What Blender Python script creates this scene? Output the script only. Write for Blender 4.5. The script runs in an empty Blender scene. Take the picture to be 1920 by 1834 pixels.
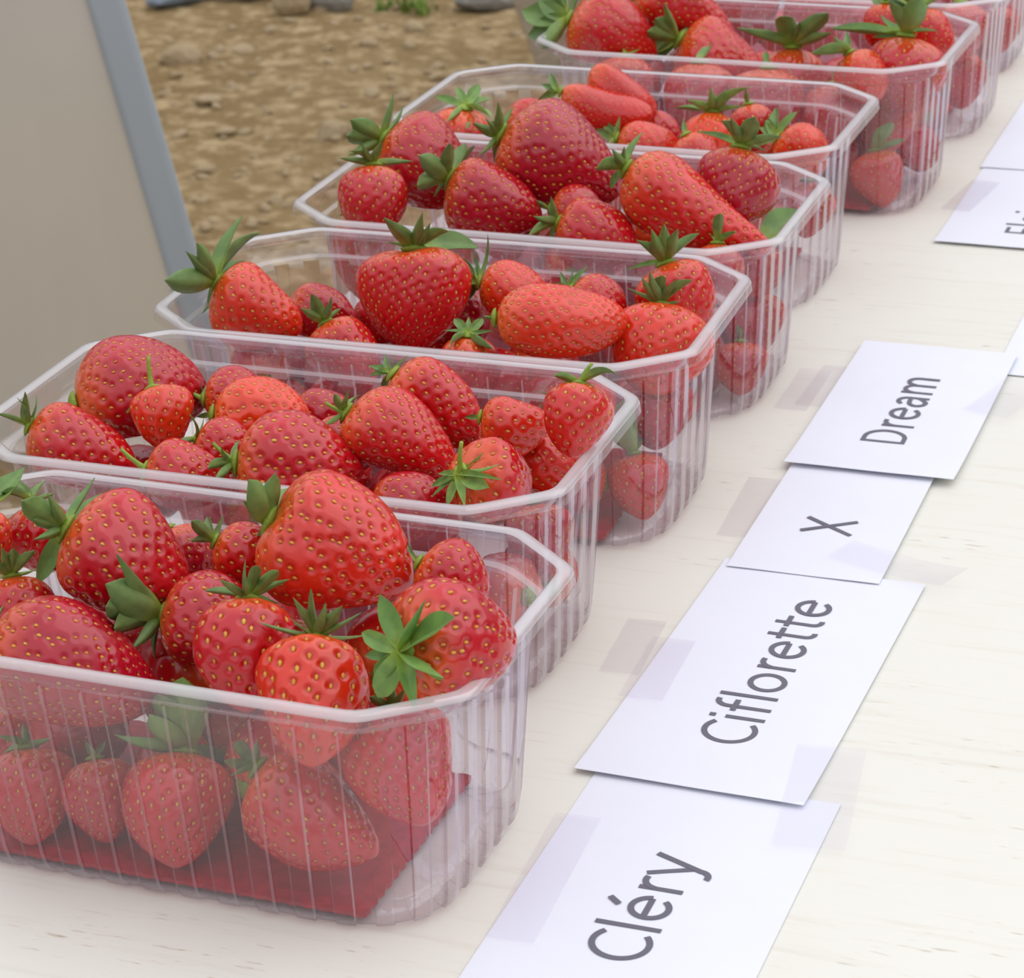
import bpy, bmesh, math, random
import numpy as np
from mathutils import Matrix, Vector

# ------------------------------------------------------------------ camera, sky, exposure
SC = bpy.context.scene
COL = SC.collection
FPX, PITCH, ROLL, CAMH, TH = 4959.0, .41541, -.03701, .35988, .365
_c, _s = math.cos(PITCH), math.sin(PITCH)
_cr, _sr = math.cos(ROLL), math.sin(ROLL)
_ct, _st = math.cos(TH), math.sin(TH)
_RZ = np.array([[_ct, -_st, 0], [_st, _ct, 0], [0, 0, 1]])
_up = np.array([0, _s, _c]); _rt = np.array([1., 0, 0])
FW = _RZ @ np.array([0, _c, -_s])
RT = _RZ @ (_cr*_rt + _sr*_up)
UPV = _RZ @ (-_sr*_rt + _cr*_up)
CAM = np.array([0, 0, CAMH])

cd = bpy.data.cameras.new('camera')
cam = bpy.data.objects.new('camera', cd); COL.objects.link(cam)
cam.matrix_world = Matrix([[RT[i], UPV[i], -FW[i], CAM[i]] for i in range(3)] + [[0, 0, 0, 1]])
cd.sensor_width = 36.0; cd.sensor_fit = 'HORIZONTAL'
cd.lens = FPX/1920*36
cd.clip_start = .01; cd.clip_end = 100
cd.dof.use_dof = True
cd.dof.focus_distance = .73
cd.dof.aperture_fstop = 52
SC.camera = cam

w = bpy.data.worlds.new('overcast'); SC.world = w; w.use_nodes = True
nt = w.node_tree; nt.nodes.clear()
o_ = nt.nodes.new('ShaderNodeOutputWorld'); b_ = nt.nodes.new('ShaderNodeBackground')
tc = nt.nodes.new('ShaderNodeTexCoord'); sx = nt.nodes.new('ShaderNodeSeparateXYZ'); rp = nt.nodes.new('ShaderNodeValToRGB')
nt.links.new(tc.outputs['Generated'], sx.inputs[0]); nt.links.new(sx.outputs['Z'], rp.inputs[0])
rp.color_ramp.elements[0].position = 0.08; rp.color_ramp.elements[0].color = (.17, .17, .185, 1)
rp.color_ramp.elements[1].position = .52; rp.color_ramp.elements[1].color = (1.20, 1.20, 1.30, 1)
nt.links.new(rp.outputs[0], b_.inputs['Color']); b_.inputs['Strength'].default_value = 1.0
nt.links.new(b_.outputs[0], o_.inputs[0])
sd = bpy.data.lights.new('sun', 'SUN'); sd.energy = .9; sd.angle = math.radians(70); sd.color = (1, .99, .97)
sun = bpy.data.objects.new('sun', sd); COL.objects.link(sun)
sun.rotation_euler = Vector((-.55, -.35, -1)).to_track_quat('-Z', 'Y').to_euler()
vs = SC.view_settings
vs.view_transform = 'Standard'; vs.look = 'None'; vs.gamma = 1; vs.use_curve_mapping = False
vs.exposure = -0.12
SC.cycles.transparent_max_bounces = 64
SC.cycles.max_bounces = 10

# ------------------------------------------------------------------ helpers
def ray(px, py):
    return FW + RT*(px-960)/FPX - UPV*(py-917)/FPX
def at(px, py, z=0.0):
    d = ray(px, py); return CAM + d*((z-CAMH)/d[2])

def mesh_obj(name, verts, faces, mat, parent=None, smooth=True, attrs=None):
    me = bpy.data.meshes.new(name)
    me.from_pydata([tuple(v) for v in verts], [], [tuple(f) for f in faces])
    if attrs:
        for k, v in attrs.items():
            a = me.attributes.new(k, 'FLOAT', 'POINT'); a.data.foreach_set('value', np.asarray(v, np.float32))
    if smooth: me.polygons.foreach_set('use_smooth', [True]*len(me.polygons))
    if mat: me.materials.append(mat)
    me.update()
    return link(name, me, parent)
def link(name, me, parent=None):
    o = bpy.data.objects.new(name, me); COL.objects.link(o)
    if parent: o.parent = parent
    return o
def tag(o, label=None, cat=None, group=None, kind=None):
    if label: o['label'] = label
    if cat: o['category'] = cat
    if group: o['group'] = group
    if kind: o['kind'] = kind
    return o
def empty(name, M):
    o = bpy.data.objects.new(name, None); COL.objects.link(o); o.empty_display_size = .01
    o.matrix_world = M; return o
def frame(X, Y, Z, P):
    return Matrix([[X[i], Y[i], Z[i], P[i]] for i in range(3)] + [[0, 0, 0, 1]])
def unit(v):
    v = np.asarray(v, float); return v/np.linalg.norm(v)
def grid_faces(nu, nv, cyc=False, off=0):
    F = []
    for j in range(nv-1):
        for i in range(nu if cyc else nu-1):
            a = j*nu+i; b = j*nu+(i+1) % nu
            F.append((off+a, off+b, off+b+nu, off+a+nu))
    return F

class MB:
    """collects simple solids into one mesh"""
    def __init__(s): s.V = []; s.F = []
    def box(s, x0, x1, y0, y1, z0, z1):
        n = len(s.V)
        s.V += [(x0, y0, z0), (x1, y0, z0), (x1, y1, z0), (x0, y1, z0), (x0, y0, z1), (x1, y0, z1), (x1, y1, z1), (x0, y1, z1)]
        s.F += [tuple(n+i for i in f) for f in ((0, 3, 2, 1), (4, 5, 6, 7), (0, 1, 5, 4), (1, 2, 6, 5), (2, 3, 7, 6), (3, 0, 4, 7))]
        return s
    def build(s, name, mat, parent=None, bevel=0, smooth=False):
        o = mesh_obj(name, s.V, s.F, mat, parent, smooth)
        if bevel:
            m = o.modifiers.new('bevel', 'BEVEL'); m.width = bevel; m.segments = 2
        return o

# ------------------------------------------------------------------ materials
def new_mat(name):
    m = bpy.data.materials.new(name); m.use_nodes = True
    n = m.node_tree.nodes; n.clear()
    out = n.new('ShaderNodeOutputMaterial')
    return m, m.node_tree, n, m.node_tree.links, out
def principled(name, col, rough=.5, spec=.5):
    m, t, n, l, out = new_mat(name)
    p = n.new('ShaderNodeBsdfPrincipled'); l.new(p.outputs[0], out.inputs[0])
    p.inputs['Base Color'].default_value = (*col, 1); p.inputs['Roughness'].default_value = rough
    p.inputs['Specular IOR Level'].default_value = spec
    return m, t, n, l, p
def mixrgb(n, l, fac, a, b, mode='MIX'):
    x = n.new('ShaderNodeMix'); x.data_type = 'RGBA'; x.blend_type = mode
    for s, v in ((x.inputs[0], fac), (x.inputs[6], a), (x.inputs[7], b)):
        if isinstance(v, (int, float)): s.default_value = v
        elif isinstance(v, tuple): s.default_value = (*v, 1) if len(v) == 3 else v
        else: l.new(v, s)
    return x.outputs[2]
def ramp(n, l, src, p0, p1, c0=(0, 0, 0, 1), c1=(1, 1, 1, 1)):
    r = n.new('ShaderNodeValToRGB'); l.new(src, r.inputs[0])
    r.color_ramp.elements[0].position = p0; r.color_ramp.elements[0].color = c0
    r.color_ramp.elements[1].position = p1; r.color_ramp.elements[1].color = c1
    return r.outputs[0]
def noise(n, l, vec, scale, detail=3, rough=.5):
    x = n.new('ShaderNodeTexNoise'); x.inputs['Scale'].default_value = scale
    x.inputs['Detail'].default_value = detail; x.inputs['Roughness'].default_value = rough
    if vec is not None: l.new(vec, x.inputs['Vector'])
    return x.outputs[0]
def objcoord(n, l, scale=(1, 1, 1), rot=0):
    t = n.new('ShaderNodeTexCoord'); m = n.new('ShaderNodeMapping')
    m.inputs['Scale'].default_value = scale; m.inputs['Rotation'].default_value = (0, 0, rot)
    l.new(t.outputs['Object'], m.inputs[0]); return m.outputs[0]
def bump(n, l, h, p, strength, dist):
    b = n.new('ShaderNodeBump'); b.inputs['Strength'].default_value = strength; b.inputs['Distance'].default_value = dist
    l.new(h, b.inputs['Height']); l.new(b.outputs[0], p.inputs['Normal'])

# strawberry flesh: body colour per berry (object colour), paler shoulder by the calyx
def make_flesh_mat():
    m, t, n, l, p = principled('strawberry_flesh', (.5, .01, .01), .3)
    oi = n.new('ShaderNodeObjectInfo')
    a = n.new('ShaderNodeAttribute'); a.attribute_name = 'ripe'
    q = n.new('ShaderNodeAttribute'); q.attribute_name = 'pit'
    nz = noise(n, l, objcoord(n, l), 60, 3)
    mot = ramp(n, l, nz, .3, .7, (.82, .82, .82, 1), (1.08, 1.15, 1.1, 1))
    body = mixrgb(n, l, 1.0, oi.outputs['Color'], mot, 'MULTIPLY')
    sh = mixrgb(n, l, a.outputs['Fac'], (.86, .14, .018), body)
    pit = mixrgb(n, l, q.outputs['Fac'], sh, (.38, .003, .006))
    l.new(pit, p.inputs['Base Color'])
    p.inputs['Roughness'].default_value = .25
    p.inputs['Specular IOR Level'].default_value = .5
    p.inputs['Coat Weight'].default_value = .42; p.inputs['Coat Roughness'].default_value = .08
    p.inputs['Subsurface Weight'].default_value = .12
    p.inputs['Subsurface Radius'].default_value = (.004, .0008, .0006); p.inputs['Subsurface Scale'].default_value = 1
    bump(n, l, noise(n, l, objcoord(n, l), 900, 2), p, .08, .0003)
    return m
def make_seed_mat():
    m, t, n, l, p = principled('strawberry_seed', (.74, .42, .06), .4)
    c = ramp(n, l, noise(n, l, objcoord(n, l), 400, 1), .35, .65, (.66, .22, .018, 1), (.74, .42, .06, 1))
    l.new(c, p.inputs['Base Color']); return m
def make_leaf_mat():
    m, t, n, l, p = principled('strawberry_leaf', (.1, .25, .04), .42)
    oi = n.new('ShaderNodeObjectInfo'); g = n.new('ShaderNodeNewGeometry')
    uvx = n.new('ShaderNodeAttribute'); uvx.attribute_name = 'along'
    vein = n.new('ShaderNodeAttribute'); vein.attribute_name = 'vein'
    top = mixrgb(n, l, oi.outputs['Random'], (.085, .235, .045), (.16, .34, .06))
    tint = mixrgb(n, l, 1.0, top, oi.outputs['Color'], 'MULTIPLY')
    under = mixrgb(n, l, .5, tint, (.32, .46, .17))
    side = mixrgb(n, l, g.outputs['Backfacing'], tint, under)
    base = mixrgb(n, l, uvx.outputs['Fac'], (.40, .54, .06), side)
    veined = mixrgb(n, l, vein.outputs['Fac'], base, (.26, .40, .10))
    mot = ramp(n, l, noise(n, l, objcoord(n, l), 5, 3), .3, .7, (.8, .8, .8, 1), (1.15, 1.12, 1.1, 1))
    colr = mixrgb(n, l, 1.0, veined, mot, 'MULTIPLY')
    l.new(colr, p.inputs['Base Color'])
    tr = n.new('ShaderNodeBsdfTranslucent'); l.new(colr, tr.inputs['Color'])
    mx = n.new('ShaderNodeMixShader'); mx.inputs[0].default_value = .28
    out = [x for x in n if x.type == 'OUTPUT_MATERIAL'][0]
    l.new(p.outputs[0], mx.inputs[1]); l.new(tr.outputs[0], mx.inputs[2]); l.new(mx.outputs[0], out.inputs[0])
    return m
def plastic(name, haze, rough, tint=(.985, .975, .985), f0=.05, hazecol=(.85, .85, .88), bumpy=0, fmax=.95):
    m, t, n, l, out = new_mat(name)
    lw = n.new('ShaderNodeLayerWeight'); lw.inputs[0].default_value = .5
    pw = n.new('ShaderNodeMath'); pw.operation = 'POWER'; pw.inputs[1].default_value = 4.5; l.new(lw.outputs['Facing'], pw.inputs[0])
    mr = n.new('ShaderNodeMapRange'); mr.inputs['To Min'].default_value = f0*1.9; mr.inputs['To Max'].default_value = fmax
    l.new(pw.outputs[0], mr.inputs['Value'])
    tp = n.new('ShaderNodeBsdfTransparent'); tp.inputs[0].default_value = (*tint, 1)
    gl = n.new('ShaderNodeBsdfGlossy'); gl.inputs['Roughness'].default_value = rough
    df = n.new('ShaderNodeBsdfDiffuse'); df.inputs[0].default_value = (*hazecol, 1)
    tl = n.new('ShaderNodeBsdfTranslucent'); tl.inputs[0].default_value = (*hazecol, 1)
    if bumpy:
        b = n.new('ShaderNodeBump'); b.inputs['Strength'].default_value = bumpy; b.inputs['Distance'].default_value = .001
        l.new(noise(n, l, objcoord(n, l), 90, 2), b.inputs['Height']); l.new(b.outputs[0], gl.inputs['Normal'])
    m1 = n.new('ShaderNodeMixShader'); m1.inputs[0].default_value = .5
    l.new(df.outputs[0], m1.inputs[1]); l.new(tl.outputs[0], m1.inputs[2])
    m2 = n.new('ShaderNodeMixShader'); m2.inputs[0].default_value = haze
    l.new(tp.outputs[0], m2.inputs[1]); l.new(m1.outputs[0], m2.inputs[2])
    m3 = n.new('ShaderNodeMixShader'); l.new(mr.outputs[0], m3.inputs[0])
    l.new(m2.outputs[0], m3.inputs[1]); l.new(gl.outputs[0], m3.inputs[2])
    l.new(m3.outputs[0], out.inputs[0])
    return m
def make_table_mat():
    m, t, n, l, p = principled('painted_plywood', (.8, .76, .68), .42, .4)
    grain = noise(n, l, objcoord(n, l, (18, 260, 1), .05), 1, 4, .6)
    blot = noise(n, l, objcoord(n, l, (1, 1, 1)), 9, 4, .6)
    base = mixrgb(n, l, ramp(n, l, blot, .3, .75), (.800, .800, .712), (.770, .757, .660))
    fine = mixrgb(n, l, ramp(n, l, grain, .55, .80), base, (.725, .700, .600))
    fl = noise(n, l, objcoord(n, l, (110, 620, 1), .12), 1, 2, .5)
    area = noise(n, l, objcoord(n, l, (14, 22, 1)), 1, 3, .6)
    k = n.new('ShaderNodeMath'); k.operation = 'MULTIPLY'
    l.new(ramp(n, l, fl, .64, .78), k.inputs[0]); l.new(ramp(n, l, area, .50, .66), k.inputs[1])
    col = mixrgb(n, l, k.outputs[0], fine, (.43, .33, .20))
    l.new(col, p.inputs['Base Color'])
    bump(n, l, grain, p, .12, .0006)
    return m
def make_soil_mat():
    m, t, n, l, p = principled('bare_soil', (.3, .22, .14), .95, .1)
    a = noise(n, l, objcoord(n, l), 3, 5, .65)
    b = noise(n, l, objcoord(n, l), 30, 5, .62)
    c1 = mixrgb(n, l, ramp(n, l, a, .3, .7), (.185, .122, .052), (.275, .195, .092))
    c2 = mixrgb(n, l, ramp(n, l, b, .47, .70), c1, (.46, .350, .195))
    l.new(c2, p.inputs['Base Color'])
    bump(n, l, b, p, .6, .02)
    return m
def make_stone_mat(name, c0, c1):
    m, t, n, l, p = principled(name, c0, .9, .2)
    l.new(mixrgb(n, l, ramp(n, l, noise(n, l, objcoord(n, l), 14, 4), .3, .7), c0, c1), p.inputs['Base Color'])
    bump(n, l, noise(n, l, objcoord(n, l), 60, 3), p, .5, .01)
    return m
def make_paper_mat():
    m, t, n, l, p = principled('white_paper', (.86, .87, .935), .55, .3)
    l.new(mixrgb(n, l, ramp(n, l, noise(n, l, objcoord(n, l), 30, 3), .3, .7), (.790, .815, .885), (.815, .838, .900)), p.inputs['Base Color'])
    return m
def make_sheet_mat(name, top, low):
    m, t, n, l, p = principled(name, top, .7, .2)
    g = objcoord(n, l); s = n.new('ShaderNodeSeparateXYZ'); l.new(g, s.inputs[0])
    c = mixrgb(n, l, ramp(n, l, s.outputs['Z'], .35, .75), low, top)
    v = ramp(n, l, noise(n, l, objcoord(n, l, (3, 3, 1)), 2, 4), .3, .7, (.92, .92, .92, 1), (1.04, 1.04, 1.04, 1))
    l.new(mixrgb(n, l, 1.0, c, v, 'MULTIPLY'), p.inputs['Base Color'])
    return m
def make_pad_mat():
    m, t, n, l, p = principled('red_pad', (.38, .01, .025), .35, .5)
    l.new(mixrgb(n, l, ramp(n, l, noise(n, l, objcoord(n, l), 300, 2), .35, .65), (.34, .008, .02), (.46, .015, .03)), p.inputs['Base Color'])
    return m

M_FLESH = make_flesh_mat(); M_SEED = make_seed_mat(); M_LEAF = make_leaf_mat()
M_WALL = plastic('clear_plastic', .055, .04, tint=(.975, .960, .985), hazecol=(.84, .80, .92), bumpy=.05)
M_RIM = plastic('clear_plastic_rim', .60, .10, f0=.07, hazecol=(.95, .97, .97))  # diffuse white painted into the flange in place of sky reflection
M_GLINT = plastic('clear_plastic_painted_glint', .34, .10, f0=.06, hazecol=(.95, .94, .97))  # hazy white paints bright lines on the ledge and rising rib steps
M_SHADE = plastic('clear_plastic_painted_dark', .03, .05, tint=(.86, .80, .84))  # darker tint of the same plastic paints dark refraction lines on falling steps
M_TAPE = plastic('clear_tape', .035, .15, tint=(.975, .970, .988), f0=.02, hazecol=(.88, .87, .93), fmax=.5)
M_TABLE = make_table_mat(); M_SOIL = make_soil_mat(); M_PAPER = make_paper_mat(); M_PAD = make_pad_mat()
M_INK = principled('grey_ink', (.150, .145, .175), .6, .3)[0]
M_STONE = make_stone_mat('tan_stone', (.36, .265, .145), (.60, .47, .29))
M_PALE = make_stone_mat('pale_stone', (.50, .46, .40), (.68, .64, .57))
M_SLATE = make_stone_mat('blue_grey_slate', (.16, .20, .25), (.34, .40, .47))
M_GREY = make_stone_mat('grey_stone', (.28, .27, .24), (.42, .41, .37))
M_TARP = make_sheet_mat('grey_beige_sheet', (.70, .665, .68), (.72, .685, .58))
M_HEM = make_sheet_mat('blue_grey_hem', (.52, .60, .66), (.46, .53, .58))
M_WOOD = make_stone_mat('weathered_wood', (.36, .30, .22), (.48, .42, .33))
M_LEG = principled('painted_leg', (.55, .52, .46), .5)[0]
M_DRY = make_stone_mat('grass_blade', (.10, .20, .03), (.22, .30, .06))

# ------------------------------------------------------------------ ground
GZ = -.75
rng = np.random.default_rng(7)
def fbm2(x, y, seed, octs=4, f0=1.0):
    r = np.random.default_rng(seed); z = 0
    for o in range(octs):
        for k in range(4):
            a = r.uniform(0, 6.283); f = f0*(2**o)*r.uniform(.8, 1.3)
            z = z + np.sin((x*math.cos(a)+y*math.sin(a))*f*6.283+r.uniform(0, 6.283))/(2**o)/4
    return z
def ground_z(x, y):
    return GZ + .010*fbm2(x, y, 3, 5, 1.4) + .004*np.abs(fbm2(x, y, 9, 4, 9))
nx, ny = 210, 230
gx = np.concatenate([np.linspace(-9, -3.0, 16)[:-1], np.linspace(-3.0, -.5, nx-31), np.linspace(-.5, 5, 17)[1:]])
gy = np.concatenate([np.linspace(-3, 1.8, 16)[:-1], np.linspace(1.8, 5.0, ny-31), np.linspace(5.0, 14, 17)[1:]])
X_, Y_ = np.meshgrid(gx, gy)
V = np.stack([X_.ravel(), Y_.ravel(), ground_z(X_, Y_).ravel()], 1)
ground = mesh_obj('ground', V, grid_faces(len(gx), len(gy)), M_SOIL)
tag(ground, 'bare brown stony soil beyond the table', kind='structure')

def stone_mesh(seed, n=1):
    bm = bmesh.new(); bmesh.ops.create_icosphere(bm, subdivisions=2, radius=1)
    r = np.random.default_rng(seed)
    dirs = [unit(r.normal(size=3)) for _ in range(7)]; cut = r.uniform(.55, .9, 7)
    for v in bm.verts:
        p = np.array(v.co)
        for d, c in zip(dirs, cut):
            e = p@d
            if e > c: p = p - d*(e-c)*.85
        v.co = p*(1+r.normal()*.025)
    me = bpy.data.meshes.new('stone'); bm.to_mesh(me); bm.free()
    return me
STONES = []
for i in range(6):
    me = stone_mesh(40+i); me.materials.append(M_STONE); STONES.append(me)
# stones lying on the soil, parts of the ground
r = np.random.default_rng(21)
cnt = 0
while cnt < 170:
    px, py = r.uniform(235, 1000), r.uniform(-20, 500)
    if px < 235+.3*py+15: continue
    P = at(px, py, GZ)
    s = .006*math.exp(abs(r.normal())*.55)
    o = link('stone', STONES[int(r.integers(6))], ground)
    o.scale = (s*r.uniform(.8, 1.5), s*r.uniform(.8, 1.3), s*r.uniform(.45, .8))
    o.rotation_euler = (r.uniform(-.3, .3), r.uniform(-.3, .3), r.uniform(0, 6.28))
    o.location = (P[0], P[1], float(ground_z(P[0], P[1]))+s*.2)
    cnt += 1

def rock(name, px, py, size, mat, label, cat, seed, rz=0):
    me = stone_mesh(seed); me.materials.append(mat)
    P = at(px, py, GZ); o = link(name, me)
    o.scale = size; o.rotation_euler = (0, 0, rz); o.location = (P[0], P[1], float(ground_z(P[0], P[1]))+size[2]*.55)
    return tag(o, label, cat)
rock('slate', 332, 14, (.066, .050, .016), M_SLATE, 'flat blue-grey slate lying on the soil at the top left', 'stone', 71, TH+.3)
rock('stone', 456, 6, (.072, .05, .050), M_PALE, 'rounded whitish stone on the soil right of the blue-grey slate', 'stone', 72, TH)
rock('stone', 548, 30, (.036, .028, .032), M_STONE, 'tan pointed stone between the whitish and the grey stones', 'stone', 73, TH)
rock('stone', 622, 18, (.044, .036, .034), M_GREY, 'grey stone at the top edge beside the tan pointed stone', 'stone', 74, TH)
rock('stone', 912, 10, (.06, .04, .03), M_GREY, 'dull stone on shaded soil left of the weathered board', 'stone', 75, TH)
# a tuft of grass at the back
gt = np.array(at(765, 16, GZ)); vv = []; ff = []
r = np.random.default_rng(5)
for k in range(70):
    bx, by = r.uniform(-.05, .05), r.uniform(-.03, .03); a = r.uniform(0, 6.28); L = r.uniform(.02, .05); wd = .0035
    dx, dy = math.cos(a), math.sin(a); n0 = len(vv)
    for t_ in (0, .5, 1):
        q = (bx+dx*L*.5*t_*t_, by+dy*L*.5*t_*t_, L*t_*(1-.35*t_))
        vv += [(q[0]-dy*wd*(1-t_*.9), q[1]+dx*wd*(1-t_*.9), q[2]), (q[0]+dy*wd*(1-t_*.9), q[1]-dx*wd*(1-t_*.9), q[2])]
    ff += [(n0, n0+1, n0+3, n0+2), (n0+2, n0+3, n0+5, n0+4)]
gr = mesh_obj('grass_tuft', vv, ff, M_DRY); gr.location = (gt[0], gt[1], float(ground_z(gt[0], gt[1]))-.003)
tag(gr, 'small tuft of green grass on the soil near the top edge', 'grass', kind='stuff')

# ------------------------------------------------------------------ hanging sheet on the left, board behind
def vplane_point(px, py, P0):
    n = unit([FW[0], FW[1], 0]); d = ray(px, py)
    return CAM + d*((n@(P0-CAM))/(n@d))
P0 = at(468, 830, GZ)
Tp = vplane_point(203, -80, P0)
hx = unit([RT[0], RT[1], 0]); hn = unit([-FW[0], -FW[1], 0])
def sheet(width0, width1, nu, nv, off, thick, amp):
    V = []
    for side in (0, 1):
        for j in range(nv):
            t_ = j/(nv-1); E = P0 + (Tp-P0)*t_
            for i in range(nu):
                u = width0 + (width1-width0)*i/(nu-1)
                wv = amp*math.sin(u*9+1.2*t_)+amp*.6*math.sin(u*23+2+t_*2)
                V.append(E - hx*u + hn*(off+wv - side*thick))
    V = np.array(V); F = grid_faces(nu, nv); m = nu*nv
    F += [tuple(m+i for i in f[::-1]) for f in grid_faces(nu, nv)]
    for j in range(nv-1):
        F.append((j*nu, (j+1)*nu, m+(j+1)*nu, m+j*nu)); a = j*nu+nu-1
        F.append((a, m+a, m+a+nu, a+nu))
    for i in range(nu-1):
        F.append((i, i+1, m+i+1, m+i)); a = (nv-1)*nu+i; F.append((a, m+a, m+a+1, a+1))
    return V, F
base = empty('plastic_sheet', Matrix.Translation(Vector(P0)))
V, F = sheet(.012, 1.4, 60, 30, 0, .002, .006)
mesh_obj('sheet', V-P0, F, M_TARP, base)
V, F = sheet(-.004, .034, 6, 30, .004, .008, .003)
h_ = mesh_obj('hem', V-P0, F, M_HEM, base); h_['label'] = 'blue-grey hem band along the slanting edge'
tag(base, 'grey-beige plastic sheet hanging left of the table, blue-grey hem along its edge', 'sheet')
Q0 = at(1010, 135, GZ); Q1 = vplane_point(938, -60, Q0)
bd = MB(); Lb = np.linalg.norm(Q1-Q0); bd.box(0, .14, 0, .025, -.02, Lb+.15)
ob = bd.build('wooden_board', M_WOOD, None, .003)
zx = unit(Q1-Q0); xx = unit(hx - zx*(hx@zx)); yy = np.cross(zx, xx)
ob.matrix_world = frame(xx, yy, zx, Q0)
tag(ob, 'weathered board leaning upright behind the sixth punnet', 'board')

# ------------------------------------------------------------------ table
TX0, TX1, TY0, TY1 = -.425, .42, -.10, 2.55
table = empty('table', Matrix.Translation((0, 1.2, GZ)))
tp_ = MB().box(TX0, TX1, TY0-1.2, TY1-1.2, -.022-GZ, 0-GZ).build('tabletop', M_TABLE, table, .0015)
for (lx, ly) in ((TX0+.07, TY0+.1), (TX1-.07, TY0+.1), (TX0+.07, TY1-.1), (TX1-.07, TY1-.1)):
    MB().box(lx-.022, lx+.022, ly-1.222, ly-1.178, 0, -.022-GZ).build('leg', M_LEG, table, .002)
for ly in (TY0+.1, TY1-.1):
    MB().box(TX0+.05, TX1-.05, ly-1.21, ly-1.19, .62, -.022-GZ).build('crossbar', M_LEG, table, .002)
tag(table, 'long cream painted plywood table carrying the row of punnets', 'table')

# ------------------------------------------------------------------ punnets
PW, PD, PH = .185, .110, .0695
PCX, PCY = .0218, .0190
PUN = [(-.2949, .5389, -.0138), (-.3129, .6519, .0086), (-.3088, .7610, .0291), (-.3100, .8736, .0072),
       (-.3178, .9864, .0007), (-.3026, 1.1173, -.0135), (-.3000, 1.2340, .004), (-.306, 1.349, -.006), (-.298, 1.464, .01)]
NRIB = 42
U = []; RB = []
for k in range(NRIB):
    for hh in (0, 1):
        u0 = (k+.5*hh)/NRIB; d_ = .00022
        U += [u0+d_, u0+.18/NRIB, u0+.32/NRIB, u0+.5/NRIB-d_]; RB += [1-hh]*4
U = np.array(U); RB = np.array(RB, float); NU = len(U)
def outline(dx, dy, sig):
    hx_, hy_ = PW/2-dx, PD/2-dy; cx, cy = PCX-.586*dx, PCY-.586*dy
    pts = np.array([(hx_-cx, -hy_), (hx_, -hy_+cy), (hx_, hy_-cy), (hx_-cx, hy_), (-hx_+cx, hy_), (-hx_, hy_-cy), (-hx_, -hy_+cy), (-hx_+cx, -hy_)])
    q = np.vstack([pts, pts[:1]]); sl = np.linalg.norm(np.diff(q, axis=0), axis=1); cs = np.concatenate([[0], np.cumsum(sl)])
    N = 1600; s_ = np.arange(N)/N*cs[-1]
    P = np.stack([np.interp(s_, cs, q[:, i]) for i in (0, 1)], 1)
    fr = np.fft.fftfreq(N, cs[-1]/N)
    G = np.exp(-2*(math.pi*fr*sig)**2)[:, None]
    P = np.fft.ifft(np.fft.fft(P, axis=0)*G, axis=0).real
    T = np.roll(P, -1, 0)-np.roll(P, 1, 0); T /= np.linalg.norm(T, axis=1)[:, None]
    Nn = np.stack([T[:, 1], -T[:, 0]], 1)
    uu = U*N
    f = lambda A: np.stack([np.interp(uu, np.arange(N+1), np.append(A[:, i], A[0, i])) for i in (0, 1)], 1)
    return f(P), f(Nn)
def shell(levels):
    V = []
    for dx, dy, z, sig, amp in levels:
        P, Nn = outline(dx, dy, sig)
        P = P + Nn*((RB-.5)*amp)[:, None]
        V.append(np.column_stack([P, np.full(NU, z)]))
    return np.vstack(V), grid_faces(NU, len(levels), True)
h = PH
rim_levels = [(.0004, .0004, h-.0046, .0022, 0), (.0, .0, h-.0042, .0022, 0), (.0003, .0003, h-.0014, .0022, 0), (.0008, .0008, h-.0004, .0022, 0),
              (.0014, .0014, h, .0022, 0), (.0036, .0036, h, .0024, 0), (.0044, .0044, h-.0005, .0024, 0), (.0050, .0050, h-.0018, .0025, 0)]
body_levels = [(.0050, .0050, h-.0018, .0025, 0), (.0060, .0064, h-.0070, .0035, 0), (.0068, .0068, h-.0078, .0040, 0),
               (.0084, .0084, h-.0085, .0050, 0), (.0092, .0092, h-.0092, .0056, .0002), (.0096, .0096, h-.0104, .0060, .0011)]
nz_ = 7
for i in range(1, nz_+1):
    t_ = i/nz_
    body_levels.append((.0096+(.0122-.0096)*t_, .0096+(.0140-.0096)*t_, (h-.0104)*(1-t_)+.0075*t_, .0060+.0040*t_, .0011))
body_levels += [(.0128, .0146, .0035, .0100, .0011), (.0142, .0160, .0012, .0100, .0009), (.0165, .0183, .0003, .0100, .0006), (.0200, .0218, .0, .0100, .0003),
                (.0212, .0230, .0012, .0100, 0), (.0230, .0248, .0018, .0100, 0)]
RV, RF = shell(rim_levels)
BV, BF = shell(body_levels)
# close the floor
last = BV[-NU:]
BV = np.vstack([BV, last*[.5, .5, 1], [[0, 0, .0018]]])
n0 = len(BV)-1-NU
for i in range(NU):
    j = (i+1) % NU; BF.append((n0-NU+i, n0-NU+j, n0+j, n0+i)); BF.append((n0+i, n0+j, len(BV)-1))
def mk(name, V, F, mat):
    me = bpy.data.meshes.new(name); me.from_pydata([tuple(v) for v in V], [], [tuple(f) for f in F])
    me.polygons.foreach_set('use_smooth', [True]*len(me.polygons)); me.materials.append(mat)
    me.set_sharp_from_angle(angle=math.radians(38)); return me
ME_RIM = mk('rim', RV, RF, M_RIM); ME_BODY = mk('body', BV, BF, M_WALL)
ME_RIM.materials.append(M_WALL)
ME_RIM.polygons.foreach_set('material_index', [0 if 2 <= i//NU <= 5 else 1 for i in range(len(ME_RIM.polygons))])
ME_BODY.materials.append(M_GLINT); ME_BODY.materials.append(M_SHADE)
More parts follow.
